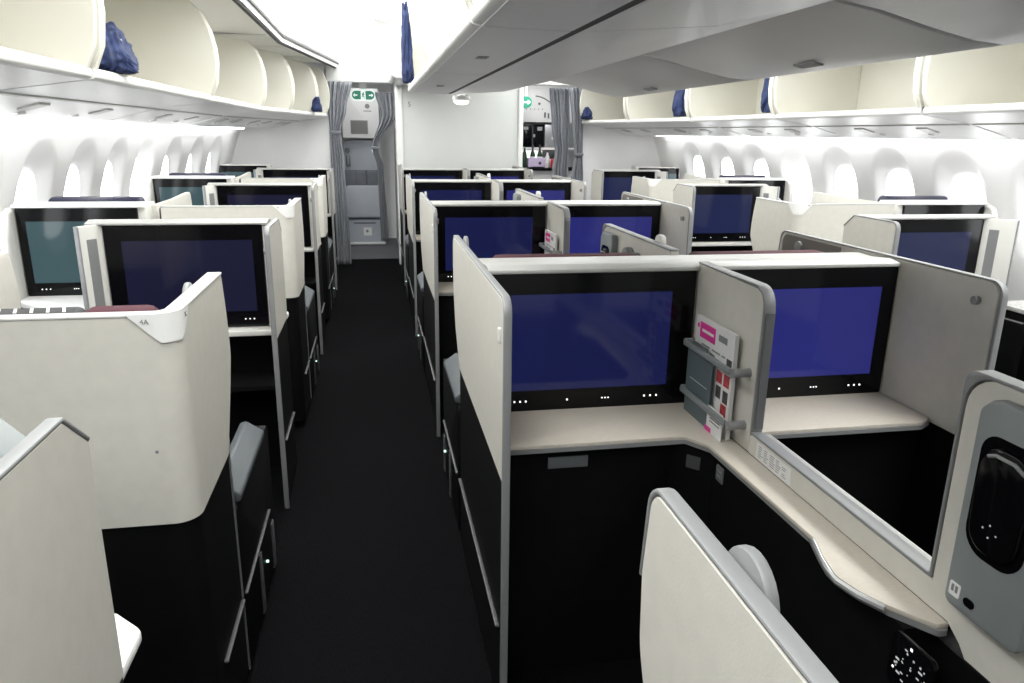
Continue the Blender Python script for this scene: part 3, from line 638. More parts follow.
def centre_console(y, label, scr):
    o = empty('double_monitor_console', (CX, y, 0), label, 'monitor console', 'centre monitor consoles')
    MB().box(-0.634, 0.634, 0.004, 0.20, 0.712, 1.128, 0.004).build('housing', 'panel2', o)
    MB().prism(rp([(-0.016,1.126),(0.215,1.126),(0.215,1.134),(0.19,1.139),(0.12,1.137),(0.03,1.145),(-0.016,1.138)], 0.004, 3), 'yz', -0.634, 0.634).build('top_ledge', 'ledge', o)
    monitor(o, 1, -0.629, -0.022, 0.0, 0.718, 1.130, 'scr_c' , (-0.570,-0.094,0.783,1.067), 'left_monitor')
    monitor(o, 1, 0.022, 0.634, 0.0, 0.718, 1.130, scr, (0.108,0.585,0.786,1.065), 'right_monitor')
    # desk with its narrow arm along the divider
    d = MB(); d.prism(rp([(-0.633,0.0),(-0.633,-0.262),(-0.135,-0.258),(-0.094,-0.325),(-0.083,-0.80),(-0.104,-0.86),(-0.118,-0.925),(-0.106,-0.975),(-0.083,-1.02),(-0.035,-1.083),(-0.012,-1.083),(-0.012,0.0)], [0,0.006,0.03,0.03,0.03,0.05,0.06,0.05,0.02,0.01,0,0]), 'xy', 0.710, 0.720, 0.002).build('left_desk', 'desk', o)
    d = MB(); d.prism(rp([(0.634,0.0),(0.634,-0.235),(0.585,-0.262),(0.085,-0.262),(0.052,-0.30),(0.052,-1.06),(0.012,-1.06),(0.012,0.0)], [0,0.02,0.03,0.03,0.02,0.01,0,0]), 'xy', 0.710, 0.720, 0.002).build('right_desk', 'desk', o)
    e = MB(); e.prism(rp([(-0.633,-0.266),(-0.132,-0.262),(-0.090,-0.328),(-0.080,-0.80),(-0.101,-0.86),(-0.115,-0.925),(-0.103,-0.976),(-0.080,-1.022),(-0.033,-1.088),(-0.012,-1.088),(-0.012,-1.07),(-0.04,-1.07),(-0.105,-0.93),(-0.07,-0.80),(-0.08,-0.30),(-0.15,-0.24),(-0.633,-0.24)], 0.012, 3), 'xy', 0.699, 0.7105).build('desk_edge', 'trim', o)
    g = MB(); g.tube([(-0.081,-0.795,0.710),(-0.103,-0.86,0.710),(-0.113,-0.90,0.709),(-0.115,-0.93,0.709),(-0.104,-0.977,0.710),(-0.082,-1.018,0.710)], 0.0085, 10); g.build('desk_grip', 'alu', o)
    e = MB(); e.prism(rp([(0.634,-0.24),(0.585,-0.268),(0.080,-0.268),(0.058,-0.30),(0.058,-1.06),(0.045,-1.06),(0.04,-0.25),(0.634,-0.22)], 0.01, 3), 'xy', 0.699, 0.7105).build('desk_edge', 'trim', o)
    MB().prism([(-0.633,-0.235),(-0.16,-0.232),(-0.075,-0.32),(-0.075,-1.06),(-0.02,-1.06),(-0.02,0.2),(-0.633,0.2)], 'xy', 0.0, 0.699).build('left_footwell', 'black', o)
    MB().prism([(0.634,-0.20),(0.10,-0.20),(0.04,-0.26),(0.04,-1.06),(0.02,-1.06),(0.02,0.2),(0.634,0.2)], 'xy', 0.0, 0.699).build('right_footwell', 'blackd', o)
    MB().box(-0.505, -0.395, -0.2385, -0.232, 0.640, 0.672, 0.001).build('drawer_tag', 'consd', o)
    k = MB().prism(rp(rect(-0.385, -0.345, 0.632, 0.676), 0.006), 'yz', -0.0775, -0.0735, 0.001).build('socket', 'consd', o)
    mb = MB()
    for dz in (0.0,0.014): mb.box(-0.0785, -0.0772, -0.376, -0.354, 0.644+dz, 0.649+dz)
    mb.build('socket_slots', 'mark', k)
    MB().prism([(-0.127,-0.270),(-0.100,-0.298),(-0.1025,-0.301),(-0.1295,-0.273)], 'xy', 0.636, 0.672).build('socket', 'markd', o)
    return o

def divider(y, label, full=True):
    o = empty('centre_divider', (CX, y, 0), label, 'divider', 'dividers between centre seats')
    # fixed stub against the monitors
    MB().prism(rp([(0.0,0.720),(0.0,1.146),(-0.385,1.146),(-0.385,0.775),(-0.385,0.720)], [0,0.004,0.05,0,0]), 'yz', -0.014, 0.014, 0.003, 1).build('stub_panel', 'panel', o)
    MB().prism(rp([(0.0,1.145),(0.0,1.151),(-0.393,1.151),(-0.393,0.768),(-0.384,0.768),(-0.384,1.145)], [0,0,0.055,0,0,0.045]), 'yz', -0.0155, 0.0155, 0.003, 2).build('stub_trim', 'trim', o)
    MB().prism([(-0.402,0.79),(-0.396,0.79),(-0.396,1.09),(-0.402,1.09)], 'yz', -0.010, 0.010).build('shutter_slot', 'trimd', o)
    # low sill and the full height panel carrying the handset
    MB().prism(rp([(-0.385,0.720),(-0.385,0.772),(-1.033,0.772),(-1.033,1.146),(-1.755,1.146),(-1.755,0.60),(-1.20,0.60),(-1.11,0.70),(-1.08,0.720)], [0,0,0,0.055,0,0,0.02,0.02,0]), 'yz', -0.014, 0.014, 0.002, 1).build('sill_panel', 'panel', o)
    fr = rp([(-0.385,0.772),(-0.393,0.780),(-1.024,0.780),(-1.024,1.10),(-1.024,1.153),(-1.755,1.153),(-1.755,1.146),(-1.031,1.146),(-1.031,0.772)], [0,0,0.004,0,0.06,0,0,0.05,0])
    MB().prism(fr, 'yz', -0.0155, 0.0155, 0.003, 2).build('opening_trim', 'trim', o)
    MB().box(0.016, 0.032, -1.015, -0.40, 0.722, 0.778, 0.006).build('inner_sill', 'ledge', o)
    # grey console box with the handset cradle
    c = MB().prism(rp([(-1.090,0.775),(-1.090,1.110),(-1.11,1.130),(-1.236,1.130),(-1.236,0.775)], [0.015,0.02,0.02,0.02,0.015]), 'yz', -0.042, -0.014, 0.006, 2).build('handset_console', 'cons', o)
    MB().prism(rp([(-1.108,0.884),(-1.108,1.080),(-1.216,1.080),(-1.216,0.884)], [0.04,0.03,0.03,0.04]), 'yz', -0.0430, -0.0415).build('handset_cradle', 'gloss', c)
    MB().prism(rp(rect(-1.122, -1.100, 0.795, 0.819), 0.003), 'yz', -0.0432, -0.0415).build('headphone_label', 'white', c)
    mb = MB()
    for yy in (-1.115,-1.107): mb.box(-0.0437, -0.0430, yy-0.0025, yy+0.0025, 0.803, 0.815)
    mb.build('label_print', 'mark', c)
    MB().prism(rp(rect(-1.152, -1.131, 0.795, 0.809), 0.0069), 'yz', -0.0440, -0.0415).build('headphone_jack', 'gloss', c)
    # reading light, coat hook
    mb = MB(); mb.prism(rp([(-1.49,1.01),(-1.42,1.01),(-1.36,1.05),(-1.36,1.10),(-1.40,1.11),(-1.44,1.08),(-1.49,1.11),(-1.51,1.06)], 0.02, 4), 'yz', -0.045, -0.014, 0.010, 3); mb.build('reading_light', 'cons', o)
    mb = MB(); mb.prism(rp([(-1.60,1.11),(-1.54,1.11),(-1.54,1.175),(-1.60,1.175)], [0,0,0.025,0.025]), 'yz', 0.014, 0.034, 0.003); mb.build('coat_hook', 'panel2', o)
    # notice on the sill
    nl = MB().prism(rect(-0.585, -0.425, 0.7245, 0.766), 'yz', -0.0148, -0.0138).build('notice_label', 'paper', o)
    mb = MB()
    for i in range(6):
        z = 0.7605-0.0055*i
        for k in range(5):
            a = -0.435-0.028*k; l = random.uniform(0.012, 0.024)
            if i in (0, 3) and k == 4: continue
            mb.box(-0.0153, -0.0147, a-l, a, z-0.0011, z+0.0004)
    mb.build('notice_print', 'mark', nl)
    # magazine rack: two grey bars clamped to the stub
    for z in (0.925, 0.783):
        r = MB(); r.box(-0.066, -0.056, -0.340, -0.050, z-0.009, z+0.009, 0.004); r.box(-0.062, -0.014, -0.058, -0.046, z-0.010, z+0.010, 0.003)
        b = r.build('rack_bar', 'cons', o)
        m = MB(); m.cyl((-0.014,-0.352,z), (-0.062,-0.352,z), 0.012, seg=18); m.build('clamp_knob', 'trim', b)
    MB().prism([(0.0,0.0),(-1.74,0.0),(-1.74,0.684),(0.0,0.684)], 'yz', -0.018, 0.018).build('lower_panel', 'black', o)
    return o

def magazine(y, label, group, front=True):
    """glossy magazine standing in the rack on the divider; faces the left seat"""
    o = empty('magazine', (CX+0.006, y, 0.722), label, 'magazine', group)
    x = -0.038
    MB().prism(rect(-0.305, -0.070, 0.0, 0.288), 'yz', x-0.004, x+0.006).build('pages', 'paper', o)
    MB().prism(rect(-0.306, -0.069, -0.001, 0.289), 'yz', x-0.0055, x-0.004).build('cover', 'paper', o)
    c = MB().prism(rect(-0.195, -0.098, 0.232, 0.276), 'yz', x-0.0062, x-0.0055).build('title_block', 'pink', o)
    mb = MB(); mb.box(x-0.0066, x-0.0062, -0.185, -0.112, 0.250, 0.258); mb.build('title_line', 'paper', c)
    mb = MB()
    mb.box(x-0.0062, x-0.0055, -0.265, -0.215, 0.250, 0.268)
    for i, (a, b) in enumerate(((-0.115,-0.165),(-0.18,-0.23),(-0.24,-0.26))): mb.box(x-0.0062, x-0.0055, b, a, 0.212, 0.217)
    for i, (a, b) in enumerate(((-0.105,-0.155),(-0.17,-0.20))): mb.box(x-0.0062, x-0.0055, b, a, 0.198, 0.203)
    mb.build('cover_lines', 'cons', o)
    mb = MB(); mb.cyl((x-0.0062,-0.085,0.262), (x-0.0050,-0.085,0.262), 0.007, seg=12); mb.build('cover_dot', 'pink', o)
    for a, z in ((-0.238,0.155),(-0.280,0.155),(-0.275,0.072)): MB().box(x-0.0064, x-0.0055, a-0.016, a+0.016, z-0.016, z+0.016).build('red_picture', 'photo', o)
    for a, z in ((-0.238,0.113),(-0.280,0.110),(-0.285,0.20)): MB().box(x-0.0064, x-0.0055, a-0.014, a+0.014, z-0.017, z+0.017).build('dark_picture', 'photod', o)
    return o
def card(y, label, group):
    o = empty('safety_card', (CX, y, 0.722), label, 'card', group)
    x = -0.050
    MB().prism(rect(-0.222, -0.060, -0.006, 0.206), 'yz', x-0.002, x).build('card_face', 'slate', o)
    MB().prism(rect(-0.185, -0.085, 0.195, 0.218), 'yz', x-0.0017, x-0.0003).build('card_tab', 'consd', o)
    MB().box(x-0.0026, x-0.002, -0.20, -0.085, 0.106, 0.1075).build('card_line', 'paper', o)
    return o
def leaflet(y, label, group):
    o = empty('leaflet', (CX, y, 0.722), label, 'leaflet', group)
    x = -0.054
    MB().prism(rect(-0.312, -0.222, -0.014, 0.072), 'yz', x-0.002, x).build('sheet', 'paper', o)
    MB().prism(rect(-0.252, -0.215, -0.012, 0.012), 'yz', x-0.0026, x-0.002).build('pink_corner', 'pink', o)
    mb = MB()
    for i in range(4): mb.box(x-0.0026, x-0.002, -0.300, -0.240, 0.030+0.009*i, 0.034+0.009*i)
    mb.build('print_lines', 'mark', o)
    return o
def handset(y, label):
    o = empty('handset', (CX-0.0432, y, 0), label, 'handset', 'handsets on the divider consoles')
    h = MB().prism(rp([(-1.119,0.897),(-1.115,0.99),(-1.119,1.066),(-1.204,1.066),(-1.208,0.99),(-1.204,0.897)], 0.035, 5), 'yz', -0.006, 0.0, 0.003, 2).build('body', 'gloss', o)
    mb = MB()
    for i, (a, b) in enumerate(((-1.145,0.938),(-1.157,0.947),(-1.170,0.936),(-1.157,0.927))): mb.box(-0.0068, -0.0056, a-0.0012, a+0.0012, b-0.0012, b+0.0012)
    mb.build('buttons', 'icond', h)
    m = MB(); m.tube([(-0.006,-1.130,1.048), (-0.008,-1.145,1.055), (-0.008,-1.178,1.055), (-0.006,-1.196,1.046)], 0.003); m.build('highlight_arc', 'trim', h)  # grey arc modelled as the highlight on the glossy handset
    return o

# right-hand armrest pods of the centre seats and their cushions (behind each monitor wall)
def centre_seat(sx, x, y, label):
    o = empty('passenger_chair', (x, y, 0), label, 'seat', 'centre seats')
    MB(sx).box(0.08, 0.60, 0.62, 1.15, 0.32, 0.47, 0.04, 4).build('seat_cushion', 'burg', o)
    MB(sx).prism(rp([(0.24,0.45),(0.38,0.45),(0.34,1.06),(0.24,1.06)], 0.03), 'yz', 0.075, 0.60, 0.02, 3).build('backrest', 'fab', o)
    MB(sx).prism(rp([(0.236,1.04),(0.36,1.04),(0.34,1.129),(0.25,1.129)], 0.03), 'yz', 0.09, 0.57, 0.02, 4).build('headrest', 'burg', o)
    MB(sx).prism(rp(rect(0.525, 1.12, 0.04, 0.55), [0,0,0.03,0.03]), 'yz', 0.0, 0.07, 0.004).build('armrest_pod', 'black', o)
    MB(sx).prism(rp([(-0.010,0.55),(0.065,0.55),(0.065,0.607),(0.042,0.611),(-0.010,0.575)], 0.012, 4), 'xz', 0.53, 0.98, 0.006).build('armrest_pad', 'pad', o)
    MB(sx).box(-0.008, 0.004, 0.54, 1.08, 0.264, 0.271, 0.002).build('foot_strip', 'strip', o)
    MB(sx).box(-0.006, 0.01, 0.80, 0.83, 0.03, 0.24, 0.004).build('seat_foot', 'fab', o)
    MB(sx).box(-0.006, 0.01, 1.05, 1.09, 0.03, 0.20, 0.004).build('seat_foot', 'fab', o)
    MB(sx).box(-0.009, 0.0, 1.02, 1.028, 0.14, 0.148).build('floor_light', 'green_led', o)
    return o

PC = 1.97; rows = [2.0+PC*i for i in range(4)]
rn = ['nearest','second','third','farthest']
cc = centre_console(rows[0], 'nearest double monitor console of the centre pair, two large blue screens', 'scr_r')
dv = divider(rows[0], 'divider with wide opening between the nearest two centre seats')
pl = centre_partition(1, 0.272, rows[0], 'pale aisle-side partition left of the nearest blue centre screen')
pr = centre_partition(-1, 1.590, rows[0]+0.04, 'pale partition right of the nearest centre screens, seen from inside', hook=(0.50, 1.105, 0.022))
cl = centre_seat(1, 0.272, rows[0], 'left centre seat behind the nearest monitor wall')
cr = centre_seat(-1, 1.598, rows[0], 'right centre seat behind the nearest monitor wall')
mg = magazine(rows[0], 'white magazine with pink title block in the nearest divider rack', 'magazines in the divider racks')
ca = card(rows[0], 'slate grey card in front of the magazine, nearest divider rack', 'cards in the divider racks')
lf = leaflet(rows[0], 'small white leaflet with pink corner, nearest divider rack', 'leaflets in the divider racks')
hs = handset(rows[0], 'black handset in its grey cradle at the right edge of the photo')
pad = centre_partition(1, 0.275, rows[0]-PC-0.005, 'pale partition in the foreground beside the aisle, cut by the bottom frame')
for i in (1, 2, 3):
    y = rows[i]
    copy_thing(cc, (CX, y, 0), '%s double monitor console of the centre pair, counted from the camera' % rn[i])
    copy_thing(dv, (CX, y, 0), '%s divider between the centre seats, counted from the camera' % rn[i])
    copy_thing(pl, (0.272, y, 0), '%s centre partition along the left aisle, counted from the camera' % rn[i])
    copy_thing(pr, (1.590, y+0.04, 0), '%s centre partition along the right aisle, counted from the camera' % rn[i])
    if i < 3:
        copy_thing(cl, (0.272, y, 0), '%s left centre seat, behind the %s monitor wall' % (rn[i], rn[i]))
        copy_thing(cr, (1.598, y, 0), '%s right centre seat, behind the %s monitor wall' % (rn[i], rn[i]))
    if i == 1:
        copy_thing(hs, (CX-0.0432, y, 0), 'black handset in its cradle seen over the nearest monitor wall')
        copy_thing(mg, (CX+0.006, y, 0.722), 'white magazine with pink title in the second divider rack')

# remote control in its holder under the narrow desk arm
o = empty('remote_control', (0.8595, 0.905, 0.592), 'black remote control with glowing white icons under the near desk arm', 'remote control')
MB().prism(rp(rect(-0.052, 0.048, 0.0, 0.105), 0.014, 4), 'yz', -0.010, 0.0, 0.003, 2).build('body', 'gloss', o)
mb = MB(); rs = random.Random(3)
for i in range(26):
    a = rs.uniform(-0.040, 0.034); b = rs.uniform(0.012, 0.090); s = rs.choice([0.0009,0.0012,0.0017]); w = rs.choice([1,1,2.5])
    mb.box(-0.0108, -0.0098, a-s*w, a+s*w, b-s, b+s)
mb.build('lit_icons', 'icond', o)
mb = MB()
for a, b, s in ((0.0,0.093,0.0022), (0.0,0.02,0.0024), (-0.02,0.018,0.0022), (0.034,0.035,0.0018)): mb.box(-0.0109, -0.0098, a-s, a+s, b-s, b+s)
mb.build('bright_icons', 'icon', o)

# ------------------------------------------------------------------ forward doorways
def curtain(name, label, y, path, folds, amp, hang=True):
    """path: (z, x_left, x_right) from top to bottom"""
    o = empty(name, (0, y, 0), label, 'curtain')
    def at(z):
        for (z0,a0,b0),(z1,a1,b1) in zip(path, path[1:]):
            if z <= z0 and z >= z1:
                t = (z0-z)/(z0-z1); t = t*t*(3-2*t); return a0+(a1-a0)*t, b0+(b1-b0)*t
        return path[-1][1], path[-1][2]
    z0, z1 = path[0][0], path[-1][0]
    mb = MB()
    def f(u, v):
        z = z0+(z1-z0)*v; a, b = at(z)
        return (a+(b-a)*u, amp*math.sin(u*folds*2*math.pi+0.6*math.sin(v*5))+0.01*math.sin(u*folds*4.7*math.pi+v*3), z)
    mb.grid(f, folds*12, 48)
    c = mb.build('cloth', 'curt', o, smooth=80)
    sm = c.modifiers.new('thickness', 'SOLIDIFY'); sm.thickness = 0.005
    return o
c1 = curtain('curtain', 'grey curtain gathered at the left side of the left doorway', YF+0.0-0.05, [(2.02,-0.47,-0.20),(1.75,-0.47,-0.27),(1.48,-0.455,-0.345),(1.2,-0.46,-0.32),(0.03,-0.46,-0.29)], 5, 0.022)
MB().prism(rp(rect(-0.46, -0.335, 1.475, 1.505), 0.008), 'xz', -0.038, 0.038, 0.004).build('tie_back', 'jumpd', c1)
c2 = curtain('curtain', 'grey curtain tied back at the right side of the left doorway', YF+0.16, [(1.93,0.05,0.29),(1.7,0.11,0.275),(1.33,0.0,0.06),(1.1,0.05,0.12),(0.26,0.06,0.15)], 4, 0.022)
MB().prism(rp(rect(-0.015, 0.075, 1.315, 1.345), 0.008), 'xz', -0.038, 0.038, 0.004).build('tie_back', 'jumpd', c2)
c3 = curtain('curtain', 'grey curtain hanging in the right doorway, beside the galley', YF+0.12, [(2.02,2.05,2.28),(1.6,2.09,2.30),(1.30,2.14,2.30),(1.1,2.11,2.30),(0.03,2.09,2.32)], 5, 0.024)
c4 = curtain('curtain', 'grey curtain gathered against the right bulkhead edge', YF-0.06, [(2.02,2.24,2.42),(1.6,2.29,2.42),(1.28,2.33,2.42),(1.0,2.30,2.44),(0.03,2.28,2.44)], 4, 0.02)
MB().prism(rp(rect(2.325, 2.425, 1.265, 1.295), 0.008), 'xz', -0.036, 0.036, 0.004).build('tie_back', 'jumpd', c4)

o = empty('row_number_sticker', (0.42, YF-0.001, 1.80), 'small grey number mark high on the left edge of the white bulkhead', 'sticker')
text('number', '5', 0.075, 'mark', o, frame(Vector((0,0,0)), Vector((1,0,0)), Vector((0,0,1))), 0.0015)
# attendant jump seat with the panel above it
o = empty('jump_seat', (-0.14, 10.3, 0), 'blue grey folded attendant jump seat in the left doorway', 'jump seat')
MB().box(-0.27, 0.26, 0.0, 0.30, 0.0, 0.36, 0.02, 3).build('base_box', 'jump', o)
MB().box(-0.265, 0.275, -0.015, 0.0, 0.02, 0.05, 0.004).build('base_trim', 'white', o)
MB().prism(rp([(-0.16,0.318),(0.16,0.318),(0.14,0.300),(-0.14,0.300)], 0.006), 'xz', -0.006, 0.004).build('grip_slot', 'jumpd', o)
pl_ = MB().prism(rp(rect(-0.02, 0.09, 0.14, 0.25), 0.006), 'xz', -0.003, 0.001).build('floor_label', 'white', o)
MB().cyl((0.03,-0.002,0.20), (0.03,-0.005,0.20), 0.018, seg=16).build('label_mark', 'mark', pl_)
MB().prism(rp(rect(-0.245, 0.23, 0.385, 0.81), [0.02,0.02,0.05,0.05]), 'xz', -0.06, 0.08, 0.02, 3).build('seat_pan', 'jump', o)
MB().box(-0.27, -0.24, -0.05, 0.10, 0.40, 0.62, 0.01).build('seat_arm', 'jumpd', o)
MB().box(0.23, 0.26, -0.05, 0.10, 0.40, 0.62, 0.01).build('seat_arm', 'jumpd', o)
h = MB()
for a in (-0.17,-0.03,0.12): h.prism(rp(rect(a-0.075, a+0.075, 0.80, 1.0), 0.03), 'xz', 0.0, 0.07, 0.02, 3)
h.build('harness', 'jumpd', o)
MB().prism(rp(rect(-0.25, 0.21, 0.99, 1.40), [0,0,0.10,0.10]), 'xz', 0.04, 0.20, 0.015, 3).build('backrest', 'jump', o)
MB().box(-0.26, 0.22, 0.02, 0.06, 0.985, 1.005, 0.003).build('backrest_lip', 'markd', o)
MB().box(-0.28, 0.25, 0.20, 0.32, 0.0, 1.415).build('back_wall', 'white', o)
o2 = MB().prism(rp(rect(-0.215, -0.155, 1.06, 1.20), 0.012), 'xz', 0.005, 0.045, 0.006, 2).build('interphone_holder', 'trimd', o)
MB().prism(rp(rect(-0.20, -0.17, 1.07, 1.19), 0.01), 'xz', -0.012, 0.006, 0.004).build('interphone', 'trim', o2)
MB().cyl((-0.19,0.04,1.26), (-0.19,0.015,1.26), 0.035, seg=18).build('speaker', 'trimd', o)
MB().cyl((0.17,0.04,1.265), (0.17,0.02,1.265), 0.042, seg=18).build('indicator', 'signw', o)
o = empty('attendant_panel', (-0.14, 10.2, 1.42), 'white attendant panel with small grey screen above the jump seat', 'control panel')
MB().prism(rp(rect(-0.235, 0.235, 0.0, 0.62), 0.02), 'xz', 0.0, 0.35, 0.012, 2).build('housing', 'white', o)
f_ = MB().prism(rp(rect(-0.13, 0.09, 0.055, 0.225), 0.006), 'xz', -0.006, 0.002, 0.002).build('screen_frame', 'trim', o)
MB().prism(rect(-0.12, 0.08, 0.065, 0.215), 'xz', -0.0075, -0.005).build('screen', 'moni', f_)
mb = MB(); mb.cyl((0.09,-0.003,0.40), (0.09,0.003,0.40), 0.03, seg=18); mb.box(0.04, 0.14, -0.002, 0.002, 0.335, 0.345); mb.build('printed_marks', 'trim', o)

def exit_sign(loc, w, h, label, half=False):
    o = empty('exit_sign', loc, label, 'exit sign')
    MB().prism(rp(rect(-w/2, w/2, -h/2, h/2), h*0.49, 8), 'xz', -0.01, 0.02, 0.003).build('sign_body', 'signw', o)
    MB().prism(rp(rect(-w/2+0.018, w/2-0.018, -h/2+0.018, h/2-0.018), h*0.36, 8), 'xz', -0.013, -0.009).build('green_face', 'green', o)
    mb = MB()
    for s in (-1, 1):
        c = s*w*0.30
        mb.prism([(c+s*0.028,0),(c+s*0.006,0.022),(c+s*0.006,0.007),(c-s*0.022,0.007),(c-s*0.022,-0.007),(c+s*0.006,-0.007),(c+s*0.006,-0.022)], 'xz', -0.0145, -0.0125)
    mb.build('arrows', 'signw', o)
    d = MB().box(-0.027, 0.027, -0.0145, -0.0125, -h/2+0.016, h/2-0.016, 0).build('door_symbol', 'signw', o)
    mb = MB()
    mb.cyl((0.003,-0.0145,0.030), (0.003,-0.016,0.030), 0.006, seg=10)
    mb.prism([(-0.006,0.022),(0.010,0.022),(0.018,0.006),(0.013,0.004),(0.007,0.012),(0.006,-0.004),(0.016,-0.018),(0.012,-0.034),(0.005,-0.034),(0.008,-0.020),(-0.002,-0.010),(-0.010,-0.024),(-0.020,-0.024),(-0.020,-0.017),(-0.013,-0.017),(-0.008,-0.002),(-0.012,0.012),(-0.018,0.004),(-0.022,0.008)], 'xz', -0.016, -0.0145)
    mb.build('running_figure', 'green', d)
    MB().box(-0.04, 0.04, 0.0, 0.02, h/2-0.005, h/2+0.25).build('bracket', 'white', o)
    return o
exit_sign((-0.085, 9.10, 1.905), 0.29, 0.13, 'lit green exit sign with two arrows over the left doorway')

# galley beyond the right doorway
GY = 10.3
o = empty('galley_unit', (2.30, GY, 0), 'galley unit with ovens and counter seen through the right doorway', 'galley')
MB().box(-0.42, 0.48, 0.25, 0.6, 0.0, 2.15).build('back_panel', 'white', o)
MB().prism(rect(-0.42, 0.48, 1.66, 2.14), 'xz', 0.02, 0.26, 0.006).build('upper_locker', 'white', o)
mb = MB()
for i in range(6): mb.cyl((-0.28+0.055*i,0.02,1.83), (-0.28+0.055*i,0.012,1.83), 0.007, seg=10)
mb.cyl((-0.05,0.02,1.90), (-0.05,0.01,1.90), 0.016, seg=12)
mb.box(0.02, 0.045, 0.014, 0.021, 1.72, 1.79); mb.box(0.07, 0.092, 0.014, 0.021, 1.71, 1.78)
mb.build('locker_marks', 'trimd', o)
MB().tube([(-0.12+0.34*math.sin(t), 0.015, 1.66+0.34*math.cos(t)) for t in [0.05+1.3*i/14 for i in range(15)]], 0.008).build('arched_moulding', 'trim', o)
ov = MB().box(-0.27, 0.03, 0.06, 0.26, 1.33, 1.63, 0.008).build('oven', 'gloss', o)
mb = MB(); mb.box(-0.25, -0.19, 0.052, 0.062, 1.56, 1.60); mb.box(-0.06, 0.01, 0.052, 0.062, 1.55, 1.60); mb.box(-0.12, -0.09, 0.052, 0.062, 1.46, 1.50); mb.build('oven_controls', 'steel', ov)
mb = MB(); mb.box(-0.135, -0.12, 0.048, 0.062, 1.34, 1.62); mb.build('oven_handle', 'markd', ov)
cb = MB().box(0.045, 0.40, 0.05, 0.26, 1.33, 1.63, 0.008).build('cabinet_door', 'steel', o)
MB().cyl((0.16,0.05,1.45), (0.16,0.035,1.45), 0.022, seg=16).build('latch', 'white', cb)
MB().box(-0.42, 0.48, 0.03, 0.26, 1.295, 1.325, 0.004).build('shelf', 'white', o)
MB().box(0.06, 0.40, 0.18, 0.256, 1.14, 1.29).build('splash_panel', 'black', o)
MB().box(-0.42, 0.48, -0.22, 0.26, 1.025, 1.06, 0.006).build('counter_top', 'black', o)
MB().box(-0.42, 0.48, -0.18, 0.26, 0.0, 1.025).build('counter_base', 'white', o)
o = empty('exit_sign', (1.985, 9.9, 1.90), 'round green exit sign beyond the right doorway', 'exit sign')
MB().cyl((0,0,0), (0,0.03,0), 0.075, seg=28).build('sign_body', 'green', o)
MB().prism([(0.06,0),(0.02,0.032),(0.02,0.010),(-0.04,0.010),(-0.04,-0.010),(0.02,-0.010),(0.02,-0.032)], 'xz', -0.004, 0.001).build('arrow', 'signw', o)
MB().box(-0.015, 0.015, 0.004, 0.026, 0.07, 0.42).build('bracket', 'white', o)
o = empty('drinks_bucket', (2.20, GY-0.06, 1.061), 'lilac bucket holding bottles on the galley counter', 'bucket')
MB().prism(rp(rect(-0.12, 0.12, -0.07, 0.07), 0.02), 'xy', 0.0, 0.012).build('bottom', 'purple', o)
mb = MB(); rim = rp(rect(-0.12, 0.12, -0.07, 0.07), 0.02); inn = rp(rect(-0.114, 0.114, -0.064, 0.064), 0.016)
va = [[mb.bm.verts.new((p[0], p[1], z)) for p in q] for q, z in ((rim,0.0),(rim,0.13),(inn,0.13),(inn,0.013))]
for A, B in zip(va, va[1:]):
    for i in range(len(A)): mb.bm.faces.new((A[i], A[(i+1) % len(A)], B[(i+1) % len(A)], B[i]))
mb.build('wall', 'purple', o)
MB().cyl((0.045,-0.071,0.06), (0.045,-0.074,0.06), 0.02, seg=16).build('emblem', 'markd', o)
b0 = None
for i, (x, m, lab) in enumerate(((2.155,'glassg','green wine bottle in the lilac bucket, left of its pair'), (2.255,'glassg','green wine bottle in the lilac bucket, right of its pair'))):
    if b0 is None:
        b0 = empty('wine_bottle', (x, GY-0.06, 1.074), lab, 'bottle', 'wine bottles in the bucket')
        MB().lathe([(0.034,0.0),(0.036,0.01),(0.036,0.155),(0.028,0.185),(0.014,0.21),(0.013,0.24)]).build('glass', 'glassg', b0)
        MB().lathe([(0.0145,0.235),(0.0155,0.24),(0.0150,0.285),(0.0140,0.288)]).build('cap', 'foil', b0)
        MB().lathe([(0.0365,0.06),(0.0368,0.061),(0.0368,0.13),(0.0365,0.131)]).build('label_band', 'paper', b0)
    else: copy_thing(b0, (x, GY-0.06, 1.074), lab)
o = tag(MB().lathe([(0.10,0.0),(0.12,0.06),(0.125,0.11),(0.118,0.11),(0.11,0.06),(0.092,0.008)], seg=28).build('bread_basket', 'basket', None, loc=(2.49, GY-0.04, 1.061)), 'pale round basket on the galley counter beside the lilac bucket', 'basket')
q = tag(MB().lathe([(0.026,0.0),(0.028,0.008),(0.028,0.14),(0.012,0.18),(0.011,0.20)]).build('water_bottle', 'white', None, loc=(2.345, GY-0.14, 1.061)), 'white bottle at the right of the lilac bucket', 'bottle')
q = tag(MB().lathe([(0.026,0.0),(0.028,0.006),(0.028,0.11),(0.022,0.12)]).build('drink_can', 'red', None, loc=(2.41, GY-0.188, 1.061)), 'red can standing in front of the basket', 'can')
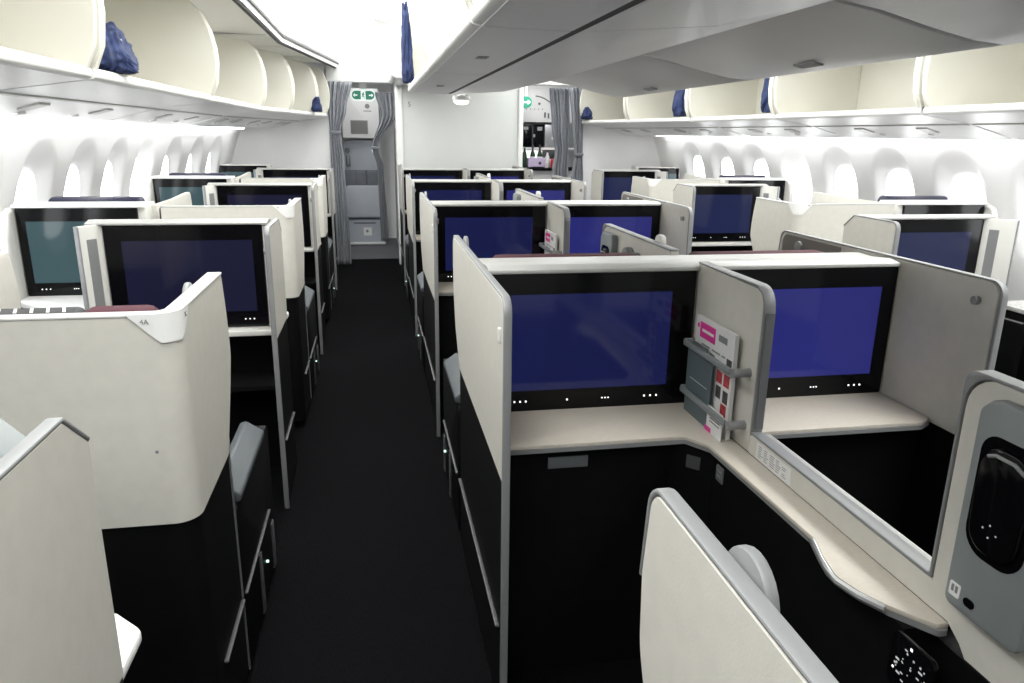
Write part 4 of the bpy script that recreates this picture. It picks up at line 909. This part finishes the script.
q = tag(MB().lathe([(0.03,0.0),(0.032,0.01),(0.032,0.17),(0.014,0.22),(0.013,0.26)]).build('juice_bottle', 'glassg', None, loc=(2.045, GY-0.05, 1.061)), 'dark green bottle left of the lilac bucket', 'bottle')

# ------------------------------------------------------------------ lights
def area(name, loc, rot, sx, sy, power, col=(1,1,1)):
    l = bpy.data.lights.new(name, 'AREA'); l.shape = 'RECTANGLE'; l.size = sx; l.size_y = sy; l.energy = power; l.color = col
    o = bpy.data.objects.new(name, l); COL.objects.link(o); o.location = loc; o.rotation_euler = rot
    return o
area('aft_fill_light', (-0.20, 0.2, 2.40), (0,0,0), 0.3, 3.0, 8)  # unseen fill pair added to light the surfaces that face aft
area('aft_fill_light', (2.10, 0.2, 2.40), (0,0,0), 0.3, 3.0, 8)
area('vestibule_lamp', (-0.1, 9.5, 2.27), (0,0,0), 0.5, 0.8, 4.5)
area('vestibule_lamp', (2.1, 9.4, 2.27), (0,0,0), 0.5, 0.8, 11)
area('galley_lamp', (2.30, GY+0.12, 1.285), (0,0,0), 0.5, 0.1, 2)

W = bpy.data.worlds.new('world'); SC.world = W; W.use_nodes = True
W.node_tree.nodes['Background'].inputs['Color'].default_value = (0.9,0.95,1.0,1); W.node_tree.nodes['Background'].inputs['Strength'].default_value = 0.1

# ------------------------------------------------------------------ camera
fw = Vector((0.17602519,0.94662734,-0.27002188)); rt = Vector((0.98374054,-0.17909166,0.01344354)); up = Vector((0.03563264,0.26799787,0.96276033))
cam = bpy.data.cameras.new('camera'); cam.sensor_width = 36; cam.lens = 740/1024*36; cam.clip_start = 0.02
co = bpy.data.objects.new('camera', cam); COL.objects.link(co)
co.matrix_world = Matrix(((rt.x,up.x,-fw.x,0),(rt.y,up.y,-fw.y,0),(rt.z,up.z,-fw.z,1.5),(0,0,0,1)))
SC.camera = co
vs = SC.view_settings; vs.view_transform = 'Standard'; vs.look = 'None'; vs.gamma = 1; vs.use_curve_mapping = False; vs.exposure = 0.70
SC.cycles.max_bounces = 8; SC.cycles.diffuse_bounces = 5
